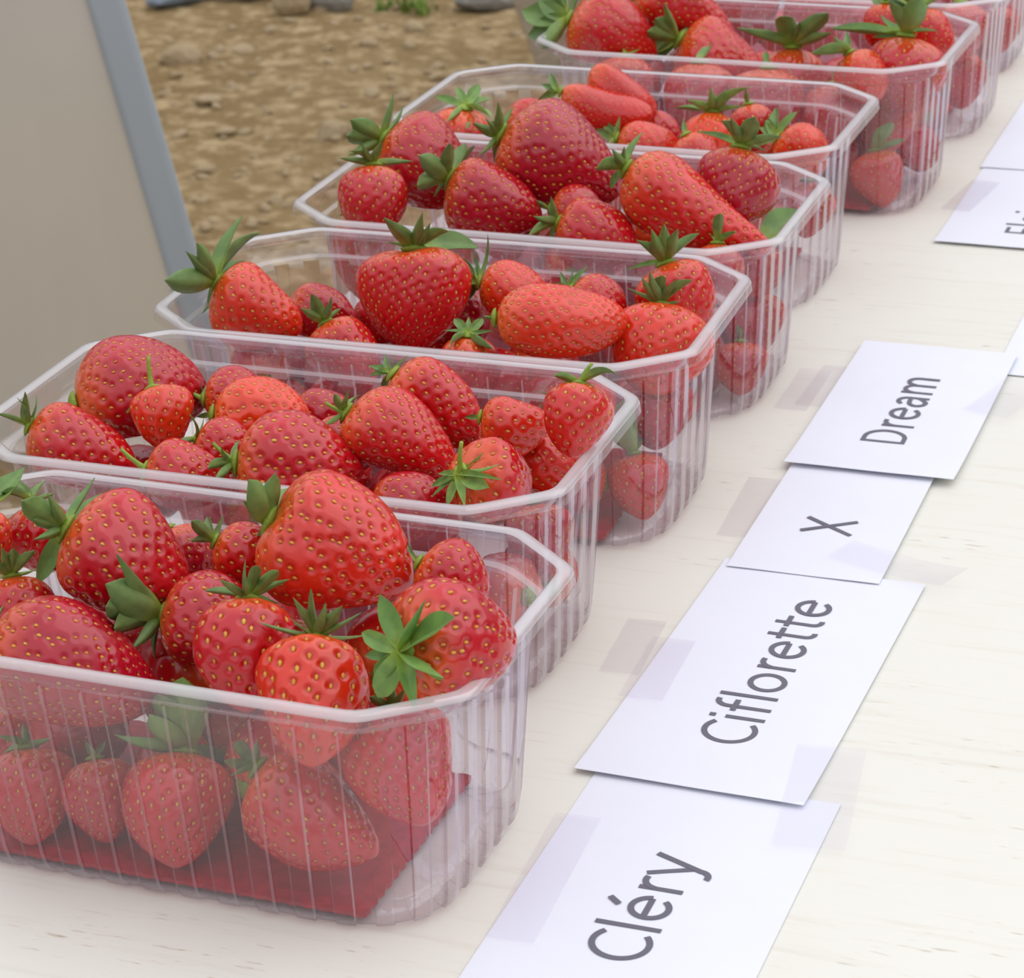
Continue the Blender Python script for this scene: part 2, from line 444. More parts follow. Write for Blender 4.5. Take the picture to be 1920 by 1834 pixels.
# rib edges: every fourth quad is the narrow step of a rib; bright lines are painted on rising steps, dark lines on falling ones
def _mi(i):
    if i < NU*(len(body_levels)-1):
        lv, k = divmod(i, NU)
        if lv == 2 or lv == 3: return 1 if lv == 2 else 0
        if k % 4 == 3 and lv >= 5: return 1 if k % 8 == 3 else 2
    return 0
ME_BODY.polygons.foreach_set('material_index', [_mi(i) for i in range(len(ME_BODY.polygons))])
# red absorbent pad, serrated edge
def pad_mesh():
    a, b = .0605, .0355; pts = []
    def zig(x0, y0, x1, y1, nx_, ny_):
        L = math.hypot(x1-x0, y1-y0); k = int(L/.0022)
        for i in range(k):
            t_ = i/k; e = .0005 if i % 2 else 0
            pts.append((x0+(x1-x0)*t_+nx_*e, y0+(y1-y0)*t_+ny_*e))
    zig(-a, -b, a, -b, 0, -1); zig(a, -b, a, b, 1, 0); zig(a, b, -a, b, 0, 1); zig(-a, b, -a, -b, -1, 0)
    n = len(pts); V = [(x, y, 0) for x, y in pts]+[(x, y, .0011) for x, y in pts]+[(x*.93, y*.9, .0018) for x, y in pts]
    F = [tuple(range(n))[::-1]]+[(i, (i+1) % n, n+(i+1) % n, n+i) for i in range(n)]+[(n+i, n+(i+1) % n, 2*n+(i+1) % n, 2*n+i) for i in range(n)]+[tuple(range(2*n, 3*n))]
    me = bpy.data.meshes.new('absorbent_pad'); me.from_pydata(V, [], F); me.materials.append(M_PAD); return me
ME_PAD = pad_mesh()
ORD = ['nearest', 'second', 'third', 'fourth', 'fifth', 'sixth', 'seventh', 'eighth', 'ninth']
PL = ['clear plastic punnet nearest the camera, strawberries showing through its front wall',
      'second clear plastic punnet from the front, beside the long-word paper sign',
      'third clear plastic punnet from the front, holding the heart-shaped strawberry',
      'fourth clear plastic punnet from the front, holding the long tapering strawberry',
      'fifth clear plastic punnet from the front, holding the folded strawberry',
      'sixth clear plastic punnet from the front, blurred, with big leaves at its left',
      'seventh clear plastic punnet from the front, its front rim along the top edge',
      'eighth clear plastic punnet, only its right wall showing in the top right corner',
      'ninth clear plastic punnet, a sliver of its right wall in the top right corner']
for k, (x, y, a) in enumerate(PUN):
    e = empty('punnet', Matrix.Translation((x, y, 0)) @ Matrix.Rotation(a, 4, 'Z'))
    link('body', ME_BODY, e); link('rim', ME_RIM, e)
    tag(e, PL[k], 'punnet', 'row of clear plastic punnets')
    p = link('absorbent_pad', ME_PAD)
    p.matrix_world = Matrix.Translation((x, y, .0020)) @ Matrix.Rotation(a, 4, 'Z')
    tag(p, 'red absorbent pad on the floor of the %s punnet' % ORD[k], 'pad', 'absorbent pads under the strawberries')

# ------------------------------------------------------------------ strawberries
def rho(t, sh):
    pk, p, q = {'c': (.33, 1.9, .68), 'r': (.42, 2.0, .55), 'h': (.30, 1.85, .68), 'l': (.27, 1.35, .80), 'e': (.40, 2.2, .55), 'b': (.45, 2.4, .5)}[sh]
    t = np.asarray(t, float)
    a = np.clip((pk-t)/pk, 0, 1); b = np.clip((t-pk)/(1-pk), 0, 1)
    return np.where(t < pk, (1-a**2.3)**.62, (1-b**p)**q)
def hue_col(hv):
    c0 = np.array([.42, .002, .017]); c1 = np.array([.61, .005, .007]); c2 = np.array([.84, .050, .004])
    return c0+(c1-c0)*(hv/.5) if hv < .5 else c1+(c2-c1)*((hv-.5)/.5)
SEED_V = []; SEED_F = []
for z_, rr_ in ((-1, 0), (-.55, .72), (.25, 1.0), (1, 0)):
    if rr_ == 0: SEED_V.append((z_, 0, 0))
    else:
        for k in range(6):
            SEED_V.append((z_, rr_*math.cos(k*math.pi/3), rr_*math.sin(k*math.pi/3)))
SEED_F = [(0, 1+(k+1) % 6, 1+k) for k in range(6)]+[(1+k, 1+(k+1) % 6, 7+(k+1) % 6, 7+k) for k in range(6)]+[(7+k, 7+(k+1) % 6, 13) for k in range(6)]
SEED_V = np.array(SEED_V)
def berry_geo(L, W, sh, seed, pxw, bend=None, spacing=None):
    """flesh and seeds in the berry's own frame, +z towards the calyx"""
    r = np.random.default_rng(seed)
    ph = r.uniform(0, 6.28, 4); am = np.array([.045, .035, .02, .03])*r.uniform(.5, 1.3, 4)
    if sh == 'h': am[0] = .09
    if sh == 'c': am[3] = .05
    bend = r.uniform(-.10, .10) if bend is None else bend; bph = r.uniform(0, 6.28)
    dep = .035*L
    def surf(t, f):
        rr = rho(t, sh)*W/2
        rr = rr*(1+am[0]*np.cos(2*(f-ph[0]))+am[1]*np.cos(3*f+ph[1])*np.sin(math.pi*t)+am[2]*np.cos(5*f+ph[2]+4*t)+am[3]*np.sin(7*t+ph[3]+f))
        z = L/2-t*L - dep*np.exp(-(rr/(.26*W))**2)*(t < .3)
        if sh == 'h': z = z + .035*L*np.cos(2*(f-ph[0]))*np.exp(-((t-.05)/.12)**2)*np.minimum(1, rr/(.2*W))
        bx = bend*L*((t-.45)**2*4)
        return np.stack([rr*np.cos(f)+bx*math.cos(bph), rr*np.sin(f)+bx*math.sin(bph), z], -1)
    def nrm(t, f):
        e = 1e-3
        a = surf(np.clip(t+e, 0, 1), f)-surf(np.clip(t-e, 0, 1), f); b = surf(t, f+e)-surf(t, f-e)
        n = np.cross(a, b); n /= np.linalg.norm(n, axis=-1, keepdims=True)+1e-12
        return n
    # seeds
    sp = spacing if spacing else .0041*(max(W, .018)/.03)**.35*r.uniform(.92, 1.08)
    tt = np.linspace(0, 1, 400); prof = rho(tt, sh)*W/2
    ds = np.hypot(np.gradient(prof), np.gradient(tt*L)); wgt = prof*ds*(.75+.55*tt); cum = np.cumsum(wgt); area = np.sum(prof*ds)*6.283
    cum /= cum[-1]
    N = int(area/(sp*sp*.86))
    k = np.arange(N); fr = .03+.955*(k+.5)/N + r.normal(0, .15/N, N)
    ts = np.interp(fr, cum, tt); fs = k*2.399963+r.normal(0, .06, N)
    SP = surf(ts, fs); SN = nrm(ts, fs)
    ssc = r.uniform(.85, 1.1, N)*np.clip(1.25-.5*ts, .7, 1.1)*(sp/.0041)
    # flesh grid
    nu = int(np.clip(pxw*.62, 44, 128)); nv = int(np.clip(nu*.42*L/W*1.15, 24, 84))
    v = (1-np.cos(np.linspace(0, math.pi, nv)))/2; v = .5*v+.5*np.linspace(0, 1, nv); v = v[1:-1]
    f = np.linspace(0, 2*math.pi, nu, endpoint=False)
    Tg, Fg = np.meshgrid(v, f, indexing='ij')
    P = surf(Tg.ravel(), Fg.ravel()); Nn = nrm(Tg.ravel(), Fg.ravel())
    p0 = surf(np.array([0.]), np.array([0.]))[0]; p1 = surf(np.array([1.]), np.array([0.]))[0]
    D2 = (P**2).sum(1)[:, None]+(SP**2).sum(1)[None]-2*P@SP.T
    Rd = .00112*(sp/.0041)*np.clip(1.15-.35*ts, .7, 1.1)
    q = D2/(Rd**2)[None]
    g = np.exp(-q); gm = g.max(1)
    dent = .00072*(sp/.0041)*(gm) - .00014*np.exp(-(np.sqrt(np.maximum(q.min(1), 0))-1.45)**2*4)
    P = P-Nn*dent[:, None]
    ripe = np.clip((Tg.ravel()-.0)/.30, 0, 1); ripe = ripe*ripe*(3-2*ripe); ripe = .22+.78*ripe
    V = np.vstack([P, [p0], [p1]]); n = nu*(nv-2)
    F = [fc[::-1] for fc in grid_faces(nu, nv-2, True)]
    for i in range(nu):
        F.append((i, (i+1) % nu, n)); F.append((n-nu+(i+1) % nu, n-nu+i, n+1))
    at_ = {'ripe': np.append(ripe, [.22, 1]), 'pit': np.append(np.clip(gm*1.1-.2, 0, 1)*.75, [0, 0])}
    # seed mesh
    Xd = np.cross(np.cross(SN, [0, 0, 1]), SN); Xd /= np.linalg.norm(Xd, axis=1, keepdims=True)+1e-9
    Yd = np.cross(SN, Xd)
    la, wa, ha = .00078, .00046, .00036
    SVs = (SP-SN*.00050*(sp/.0041))[:, None, :] + ssc[:, None, None]*(
        SEED_V[None, :, 0:1]*la*Xd[:, None, :]+SEED_V[None, :, 1:2]*wa*Yd[:, None, :]+SEED_V[None, :, 2:3]*ha*SN[:, None, :])
    SVs = SVs.reshape(-1, 3); ns = len(SEED_V)
    SFs = [tuple(i*ns+j for j in fc) for i in range(N) for fc in SEED_F]
    return V, F, at_, SVs, SFs, p0

def sepal_mesh(shape, curl):
    nu, nv = 7, 11; V = []; al = []; ve = []
    for j in range(nv):
        t_ = j/(nv-1)
        if shape == 0: wd = .30*(math.sin(math.pi*min(1, t_**.75*.94+.06))**.85)*(1-.25*t_)+.02*(1-t_)
        elif shape == 1: wd = .34*math.sin(math.pi*(t_**1.15*.86+.10))**.8
        else: wd = .26*(1-t_)**.7*(1-.35*(1-t_)**4)+.02*(1-t_)
        if t_ == 1: wd = .004
        if shape == 1 and j == nv-2: wd *= .8
        a = curl*t_*1.3
        if abs(curl) > 1e-4: x = math.sin(a)/(curl*1.3); z = (1-math.cos(a))/(curl*1.3)
        else: x = t_; z = 0
        nxn, nzn = -math.sin(a), math.cos(a)
        for i in range(nu):
            s = (i/(nu-1)-.5)*2
            fold = .30*wd*abs(s)**1.2 + .02*math.sin(9*t_+3*s)*wd
            V.append((x+nxn*fold, s*wd*.5*1.15, z+nzn*fold))
            al.append(min(1, max(0, (t_-.04)/.32))); ve.append(.55*max(0, 1-abs(s)*3.2)*(1-.6*t_))
    top = np.array(V); n = len(V)
    # thin leaf with a real thickness
    bot = top-np.array([0, 0, .012])
    F = grid_faces(nu, nv)
    F2 = [tuple(n+i for i in f[::-1]) for f in F]
    side = []
    for j in range(nv-1):
        side.append((j*nu, (j+1)*nu, n+(j+1)*nu, n+j*nu)); a = j*nu+nu-1; side.append((a, n+a, n+a+nu, a+nu))
    me = bpy.data.meshes.new('sepal'); me.from_pydata([tuple(v) for v in np.vstack([top, bot])], [], F+F2+side)
    for k, v in (('along', al+al), ('vein', ve+[0]*n)):
        at_ = me.attributes.new(k, 'FLOAT', 'POINT'); at_.data.foreach_set('value', np.array(v, np.float32))
    me.polygons.foreach_set('use_smooth', [True]*len(me.polygons)); me.materials.append(M_LEAF)
    me.set_sharp_from_angle(angle=math.radians(60))
    return me
SEPALS = {(s, c): sepal_mesh(s, c) for s in (0, 1, 2) for c in (-.7, -.3, .15, .6, 1.1)}

def dome_mesh():
    nu, nv = 14, 6; V = []
    for j in range(nv):
        a = j/(nv-1)*math.pi/2
        for i in range(nu):
            f = 2*math.pi*i/nu; rr = math.cos(a)*(1+.12*math.cos(5*f)*(1-j/(nv-1)))
            V.append((rr*math.cos(f), rr*math.sin(f), .55*math.sin(a)))
    V += [(0, 0, -.25)]
    F = grid_faces(nu, nv, True)+[(i, len(V)-1, (i+1) % nu) for i in range(nu)]
    me = bpy.data.meshes.new('calyx'); me.from_pydata(V, [], F)
    for k in ('along', 'vein'): me.attributes.new(k, 'FLOAT', 'POINT')
    me.attributes['along'].data.foreach_set('value', np.full(len(V), .25, np.float32))
    me.polygons.foreach_set('use_smooth', [True]*len(me.polygons)); me.materials.append(M_LEAF); return me
ME_CALYX = dome_mesh()
def stem_mesh():
    nu, nv = 8, 7; V = []
    for j in range(nv):
        t_ = j/(nv-1); cx = .10*t_*t_
        rr = .055*(1-.35*t_)+.05*math.exp(-t_*9)
        for i in range(nu):
            f = 2*math.pi*i/nu; V.append((t_, cx+rr*math.cos(f), rr*math.sin(f)))
    F = grid_faces(nu, nv, True)+[tuple(range((nv-1)*nu, nv*nu))]
    me = bpy.data.meshes.new('stem'); me.from_pydata(V, [], F)
    for k in ('along', 'vein'): me.attributes.new(k, 'FLOAT', 'POINT')
    me.attributes['along'].data.foreach_set('value', np.full(len(V), .35, np.float32))
    me.polygons.foreach_set('use_smooth', [True]*len(me.polygons)); me.materials.append(M_LEAF); return me
ME_STEM = stem_mesh()

# id, punnet, px, py, L, W, axis angle, tip tilt, depth in punnet (m), shape, hue, sepal spread, stem, sepals, label
BERRIES = [
    ('1a', 1,640,1025,300,252,-22,10,0.01908,'h', 0.62,75,0,[(140,62,1.1),(114,84,1.7),(82,94,1.6),(55,90,1.5),(30,95,1.1),(-105,75,0.9)],'largest topmost strawberry of the nearest punnet,calyx at its upper left'),
    ('1b', 1,240,1050,265,232,-28,5,0.00705,'c', 0.25,75,0,[(118,70),(62,112,0.8),(46,98,0.8),(165,62),(148,95,1.2),(242,120,1.2),(200,60)],'large crimson strawberry at the left of the nearest punnet with curling sepals'),
    ('1c', 1,72,1010,140,130,-70,0,0.0275,'r', 0.35,80,0,[(160,60),(120,55),(60,50),(20,45)],'small strawberry at the back left of the nearest punnet,behind the crimson one'),
    ('1d', 1,-28,1015,130,95,-90,0,0.00825,'r', 0.7,80,0,[(80,65),(50,112,1.2),(110,60)],'orange-red strawberry cut by the left picture edge in the nearest punnet'),
    ('1e', 1,40,1160,170,150,-80,10,-0.0055,'r', 0.3,75,0,[(110,58),(88,52),(50,62),(150,58),(18,50)],'strawberry under the left picture edge with upright sepals,above the big pitted one'),
    ('1f', 1,135,1252,350,238,-18,5,-0.02682,'c', 0.05,75,0,[(80,62),(65,82),(110,60),(30,50)],'big dark pitted strawberry pressed against the front left rim of the nearest punnet'),
    ('1g', 1,405,1165,215,190,-8,15,-0.00085,'c', 0.2,80,0,[(127,138,0.8),(152,115,1.4),(75,72,1.2),(172,105,1.3),(195,92,1.3),(228,88,1.2),(258,88)],'strawberry in the middle of the nearest punnet whose broad leafy calyx points left'),
    ('1h', 1,450,1225,225,185,-92,15,-0.01934,'c', 0.3,80,0,[(96,68,0.7),(75,62,0.9),(170,85,0.8),(24,85,0.8),(42,75,0.8),(150,60,0.8),(-8,60)],'upright strawberry with spread calyx,left of the round front one in the nearest punnet'),
    ('1i', 1,587,1316,262,212,-92,22,-0.02835,'c', 0.75,78,0,[(165,112,0.6),(143,62,0.7),(120,88,0.8),(97,92,0.6),(75,66,1.1),(52,78,1.2),(30,98,0.7),(5,96,0.7)],'bright round strawberry behind the front rim of the nearest punnet,calyx on top'),
    ('1j', 1,462,1042,135,128,-25,0,0.022,'r', 0.55,75,0,[(140,58),(70,52),(180,45),(110,50)],'small strawberry tucked left behind the topmost berry of the nearest punnet'),
    ('1k', 1,848,1200,255,235,8,-35,-0.01912,'c', 0.3,78,0,[(112,112,1.4),(66,100,1.2),(33,114,1.3),(188,72,0.9),(-33,90,1.5),(-78,118,1.2),(-118,100,1.6),(157,84,1.3),(225,74,1.3)],'large strawberry at the front right corner of nearest punnet,calyx facing viewer'),
    ('1l', 1,850,1085,150,135,-30,0,0.01882,'r', 0.3,85,0,[(120,48,0.7),(45,52,0.6),(0,35)],'smaller strawberry at the back right of the nearest punnet with a withered calyx'),
    ('1m', 1,757,1440,240,212,-75,20,-0.01881,'c', 0.6,80,0,[(100,50),(60,50),(150,50),(20,45)],'strawberry seen through the front wall at the right corner of the nearest punnet'),
    ('1n', 1,578,1540,285,208,-38,5,-0.0272,'c', 0.4,85,0,[(130,60),(90,50),(170,60),(200,50)],'tilted strawberry lying on the red pad behind the front wall of the nearest punnet'),
    ('1o', 1,325,1518,225,205,-95,10,-0.02684,'c', 0.45,80,0,[(167,132,1.2),(135,90,1.5),(115,116,1.4),(92,136,1.4),(75,104,1.3),(228,78,1.5),(-40,88,1.4),(-14,112,1.0),(262,74,1.4)],'strawberry behind the front wall of the nearest punnet with wide calyx reaching above the rim'),
    ('1p', 1,60,1492,188,172,-85,5,-0.0275,'c', 0.4,85,0,[(160,60),(20,50),(200,50),(100,45)],'strawberry at the lower left behind the front wall of the nearest punnet'),
    ('1q', 1,190,1500,165,138,-80,0,-0.02521,'c', 0.2,85,0,[(120,40),(60,40)],'darker strawberry set back between two others,low in the nearest punnet'),
    ('1r', 1,545,1240,160,150,-60,0,0.01375,'r', 0.2,85,0,[(120,40),(60,40)],'strawberry mostly hidden beneath the topmost one in the nearest punnet'),
    ('1s', 1,20,1385,150,140,-80,0,-0.00207,'r', 0.2,85,0,[(120,30)],'strawberry at the left picture edge between upper and lower berries of the nearest punnet'),
    ('1t', 1,345,1045,130,125,-60,0,0.02841,'r', 0.15,85,0,[(120,30)],'shaded strawberry at the back wall,right of the large crimson one,in the nearest punnet'),
    ('2a', 2,262,725,262,188,8,-10,0.01501,'e', 0.2,85,0,[(200,45),(240,45)],'large pinkish-red strawberry lying at the back left of the second punnet'),
    ('2b', 2,305,782,128,118,-72,15,-0.00332,'c', 0.75,112,(105,62),[(225,68,0.8),(240,45,0.9),(266,40,1.2),(-35,45,1.2),(-4,66,0.6)],'small strawberry with a long upright stem at the left of the second punnet'),
    ('2c', 2,442,745,125,112,0,0,0.02248,'r', 0.3,85,(160,42),[(50,48),(10,46),(-50,34),(110,30)],'small strawberry at the back of the second punnet with short stem pointing left'),
    ('2d', 2,490,778,190,140,-5,0,0.00851,'e', 0.95,85,0,[(190,30)],'orange strawberry lying sideways in the left half of the second punnet'),
    ('2e', 2,608,780,120,105,0,0,0.02727,'r', 0.1,85,0,[(190,30)],'small crimson strawberry at the back middle of the second punnet'),
    ('2f', 2,420,838,115,110,-20,10,-0.0114,'r', 0.45,80,0,[(70,42,0.7),(105,46,0.7),(200,40)],'small strawberry below the orange one in the second punnet'),
    ('2g', 2,155,845,228,152,-25,5,-0.02037,'c', 0.4,80,0,[(75,58,0.7),(110,52,0.7),(95,62),(160,62,0.7),(40,55)],'strawberry at the front left of the second punnet with dry dark calyx'),
    ('2h', 2,352,895,170,135,-12,10,-0.02915,'c', 0.5,105,(150,62),[(15,44),(265,40,1.2),(290,38),(30,72,0.6)],'strawberry at the front rim of the second punnet with stem pointing up left'),
    ('2i', 2,560,875,245,200,-3,5,-0.02226,'c', 0.35,85,(150,60),[(220,46),(80,46),(190,50),(130,40)],'broad strawberry in the front middle of the second punnet'),
    ('2j', 2,640,845,130,120,-20,0,0.00275,'r', 0.2,85,0,[(120,30)],'strawberry half hidden behind the broad front one in the second punnet'),
    ('2k', 2,768,828,272,168,-30,5,-0.00531,'l', 0.45,80,(165,46),[(215,46,0.8),(80,42),(50,45),(268,48,0.8),(120,40)],'long strawberry in the middle of the second punnet with stem pointing left'),
    ('2l', 2,820,762,215,148,-38,0,0.0176,'c', 0.45,80,0,[(160,50),(185,45),(45,44),(250,40),(110,40)],'strawberry with ragged calyx at the back middle of the second punnet'),
    ('2m', 2,962,803,135,112,-10,0,0.00688,'r', 0.7,85,0,[(180,30)],'small strawberry between the ragged one and the right end of the second punnet'),
    ('2n', 2,1080,788,146,138,-95,15,-0.00491,'c', 0.55,98,(70,48),[(188,78,0.7),(14,72,0.8),(-20,44),(165,50),(-160,40)],'rounded strawberry in the back right corner of the second punnet,stem up'),
    ('2o', 2,1030,865,140,125,-15,0,0.01872,'r', 0.6,85,0,[(180,30)],'plain strawberry beside the right wall of the second punnet,in front of the stemmed one'),
    ('2p', 2,930,905,178,160,-20,-42,-0.022,'c', 0.4,92,(98,58),[(205,58,0.8),(220,68,0.8),(250,64,1.1),(280,64,1.2),(-25,62,1.3),(-8,78,0.6),(12,76,0.5),(40,60,0.5),(180,40)],'strawberry at the front right of second punnet with pale star-shaped calyx facing up'),
    ('2q', 2,768,952,150,135,0,0,-0.0275,'r', 0.2,85,0,[(180,30)],"strawberry peeking over the rim behind the nearest punnet's topmost berry"),
    ('2r', 2,1010,1010,140,130,-80,0,-0.00086,'c', 0.3,85,0,[(100,30)],'strawberry low behind the right wall of the second punnet'),
    ('3a', 3,479,586,188,158,-32,8,-0.01377,'c', 0.8,72,0,[(70,135,1.2),(52,128,0.9),(135,78),(178,92,1.3),(115,78,1.1),(245,66,1.2),(38,70),(155,50)],'strawberry at the left end of the third punnet with tall dark sepals'),
    ('3b', 3,608,584,146,105,-18,0,0.0165,'c', 0.1,85,0,[(170,30)],'slim crimson strawberry behind the left one in the third punnet'),
    ('3c', 3,776,563,200,206,-92,12,0.00249,'h', 0.45,75,0,[(135,82,1.1),(80,68),(4,122,1.3),(30,70,1.1),(165,58),(60,55)],'heart-shaped strawberry standing upright in the third punnet'),
    ('3d', 3,650,672,165,125,-60,10,-0.02475,'c', 0.4,75,0,[(150,52),(115,58,1.2),(75,48),(40,40)],'strawberry behind the front rim of the third punnet with three upright sepals'),
    ('3e', 3,962,546,136,115,-15,0,0.01815,'r', 0.78,78,0,[(128,62,1.2),(80,92,0.6),(150,56,1.1),(230,45),(100,50)],'small bright strawberry right of the heart-shaped one in the third punnet'),
    ('3f', 3,1050,604,258,142,-2,0,-0.02015,'e', 0.75,85,0,[(170,20)],'long smooth strawberry lying sideways in the third punnet'),
    ('3g', 3,1118,572,120,110,-30,0,0.0165,'r', 0.4,75,0,[(165,48),(50,55,1.1),(80,40),(120,40)],'strawberry mostly hidden behind the long sideways one in the third punnet'),
    ('3h', 3,1272,566,160,150,-68,5,0.02332,'c', 0.5,70,0,[(112,68,1.1),(92,74,1.1),(70,68,1.2),(42,84),(140,66,0.8),(190,72,0.8),(125,50)],'strawberry at the back right of the third punnet with tall crown of sepals'),
    ('3i', 3,1238,650,176,188,-92,20,-0.00293,'r', 0.75,75,0,[(150,68,0.8),(122,60),(106,64,1.1),(85,56,1.2),(55,62),(38,78,0.8),(10,40)],'round glossy strawberry at the front right of the third punnet'),
    ('3j', 3,880,695,140,125,-90,-12,-0.02475,'r', 0.4,82,0,[(170,46),(130,42),(90,36),(50,42),(10,46),(-30,52,1.3),(210,42)],'strawberry under a dark tangled calyx at the front of the third punnet'),
    ('3k', 3,1232,775,140,138,-90,0,0.00374,'c', 0.35,85,0,[(100,30)],'upper strawberry behind the right wall of the third punnet'),
    ('3l', 3,1198,912,130,120,-80,0,-0.01708,'c', 0.5,80,0,[(130,70,1.3),(100,100,1.3),(70,60)],'lower strawberry behind the right wall of the third punnet'),
    ('3m', 3,868,592,130,112,-60,0,0.02579,'r', 0.1,85,0,[(100,30)],'dark strawberry in the shade right behind the heart-shaped one'),
    ('4a', 4,803,313,206,178,-32,8,0.01375,'c', 0.2,74,0,[(78,88),(58,72,1.1),(150,68,1.3),(175,68,1.3),(205,72,1.2),(240,62,1.1)],'strawberry at the back left of the fourth punnet with leaves over the rim'),
    ('4b', 4,697,374,136,128,-90,10,-0.02732,'r', 0.3,85,0,[(170,66),(4,76),(70,48),(120,42),(150,50)],'strawberry at the left end of the fourth punnet wedged below a leafy one'),
    ('4c', 4,682,478,168,125,-92,-8,-0.01996,'c', 0.3,88,0,[(160,64),(190,52),(130,52),(85,50),(35,62),(5,72),(-20,50),(215,45)],'strawberry with a pale green star calyx at the left of the fourth punnet'),
    ('4d', 4,922,386,196,155,-27,8,-0.0076,'c', 0.15,74,0,[(145,68,1.4),(90,62,1.3),(65,72,1.3),(52,78,0.8),(195,62,1.3),(230,48,1.2),(265,50)],'strawberry with rounded sepals left of centre in the fourth punnet'),
    ('4e', 4,1052,302,256,195,-25,5,0.01852,'c', 0.02,75,0,[(92,62,1.2),(65,62),(155,56),(225,52),(258,54,1.1),(130,40)],'biggest pinkish cone-shaped strawberry on top of the fourth punnet'),
    ('4f', 4,1120,442,166,135,-20,10,-0.02333,'c', 0.35,75,0,[(165,46,1.2),(105,52,1.2),(50,58,1.2),(205,62),(250,40)],'strawberry behind the front rim in the middle of the fourth punnet'),
    ('4g', 4,1082,395,105,98,-10,0,-0.00255,'r', 0.2,85,0,[(150,30)],'small strawberry in the shade under the biggest one of the fourth punnet'),
    ('4h', 4,1302,403,320,160,-29,8,-0.00851,'l', 0.6,75,0,[(65,76,0.9),(180,52,1.5),(125,42,1.2),(235,48,1.3),(90,40)],'long tapering strawberry at the right of the fourth punnet'),
    ('4i', 4,1382,352,156,152,-100,8,0.01649,'r', 0.05,78,0,[(160,88,0.8),(125,60),(108,58,1.2),(65,62,1.3),(15,78,0.9),(-8,50)],'round crimson strawberry at the back right of the fourth punnet'),
    ('4j', 4,1345,512,118,105,-90,0,-0.02592,'r', 0.3,75,0,[(115,34),(85,54,0.9),(60,44),(30,40)],'strawberry under three sepals at the front right rim of the fourth punnet'),
    ('4k', 4,1420,505,110,100,-100,0,0.00398,'r', 0.3,70,0,[(45,95,1.5),(140,40)],'strawberry low in the right corner of fourth punnet with one broad leaf'),
    ('4l', 4,1405,610,140,130,-90,0,0.00913,'c', 0.3,85,0,[(100,30)],'upper strawberry behind the right wall of the fourth punnet'),
    ('4m', 4,1388,690,105,100,-90,0,-0.01527,'c', 0.3,85,0,[(100,30)],'lower strawberry behind the right wall of the fourth punnet'),
    ('5a', 5,1130,211,182,84,-17,0,-0.00339,'b', 0.6,80,0,[(160,40),(120,40),(200,50)],'oddly folded double strawberry on top of the fifth punnet'),
    ('5b', 5,1008,232,130,105,0,0,-0.00259,'r', 0.5,85,0,[(170,30)],'strawberry of the fifth punnet just left of the folded one'),
    ('5c', 5,862,258,120,115,-100,-15,-0.01583,'r', 0.7,88,0,[(160,62),(110,42),(60,52),(-20,50),(220,46),(270,42),(20,50)],'strawberry at the left of the fifth punnet with a pale green calyx'),
    ('5d', 5,1212,284,125,110,-15,0,-0.01947,'r', 0.75,75,0,[(155,48),(80,44,1.2),(130,50,1.2),(220,40)],'strawberry at the front rim of the fifth punnet,below the folded one'),
    ('5e', 5,1240,245,75,68,-20,0,0.01093,'r', 0.4,85,0,[(20,50)],'small strawberry right behind the folded one in the fifth punnet'),
    ('5f', 5,1332,266,116,118,-92,10,-0.00551,'r', 0.95,78,0,[(172,72),(155,52,1.2),(95,44,1.2),(60,42),(35,80),(10,62,1.1)],'orange strawberry with flat leafy calyx at the right of the fifth punnet'),
    ('5g', 5,1412,238,92,82,-80,0,0.01375,'r', 0.4,85,0,[(100,30)],'small strawberry behind the orange one in the fifth punnet'),
    ('5h', 5,1505,282,112,102,-30,0,-0.00142,'r', 0.85,75,0,[(140,56,1.1),(95,58,1.1),(50,62,1.1),(195,50),(10,50),(120,50)],'strawberry in the right corner of the fifth punnet with upright pale sepals'),
    ('5i', 5,1305,296,100,90,-60,0,-0.02644,'r', 0.5,85,0,[(100,30)],'strawberry low behind the front rim of the fifth punnet'),
    ('5j', 5,1515,392,110,105,-90,0,0.00326,'c', 0.3,85,0,[(100,30)],'strawberry low behind the right wall of the fifth punnet'),
    ('6a', 6,1152,60,185,142,-22,0,-0.01022,'c', 0.4,75,0,[(170,95,1.4),(200,85,1.4),(228,75,1.4),(70,60,1.2),(140,85,1.4),(110,70,1.2)],'strawberry at the left of the sixth punnet with big leaves over the rim'),
    ('6b', 6,1285,18,210,130,-20,0,0.02685,'l', 0.4,85,0,[(170,30)],'strawberry at the back of the sixth punnet'),
    ('6c', 6,1345,122,176,155,-28,0,0.00805,'c', 0.5,75,0,[(140,60,1.3),(195,98,1.2),(165,62,1.3),(115,74,0.8),(45,44),(222,58,1.3)],'strawberry in the middle of the sixth punnet with wide calyx at left'),
    ('6d', 6,1478,162,150,145,-90,0,0.00258,'r', 0.3,78,0,[(160,108,0.9),(110,60,1.5),(45,90),(20,76,1.1),(75,50)],'strawberry at the front of the sixth punnet under three spread sepals'),
    ('6e', 6,1698,140,150,152,-95,0,-0.00722,'r', 0.3,75,0,[(174,140,0.8),(112,66,1.3),(70,76,1.5),(5,62),(185,62),(140,60,1.2)],'broad strawberry at the front right of the sixth punnet with tall leaf'),
    ('6f', 6,1617,145,110,100,-60,0,-0.03031,'r', 0.75,75,0,[(180,68,1.4),(135,42),(100,42)],'small strawberry left of the broad one in the sixth punnet'),
    ('6g', 6,1740,72,115,100,-70,0,0.02076,'r', 0.5,75,0,[(120,70,1.4),(90,72,1.4),(60,70,1.3),(25,60),(165,100,1.2),(145,85,1.3)],'strawberry with the greenest upright leaves at the right end of the sixth punnet'),
    ('6h', 6,1660,50,92,82,-90,0,0.02692,'r', 0.5,85,0,[(100,30)],'small strawberry at the back right of the sixth punnet'),
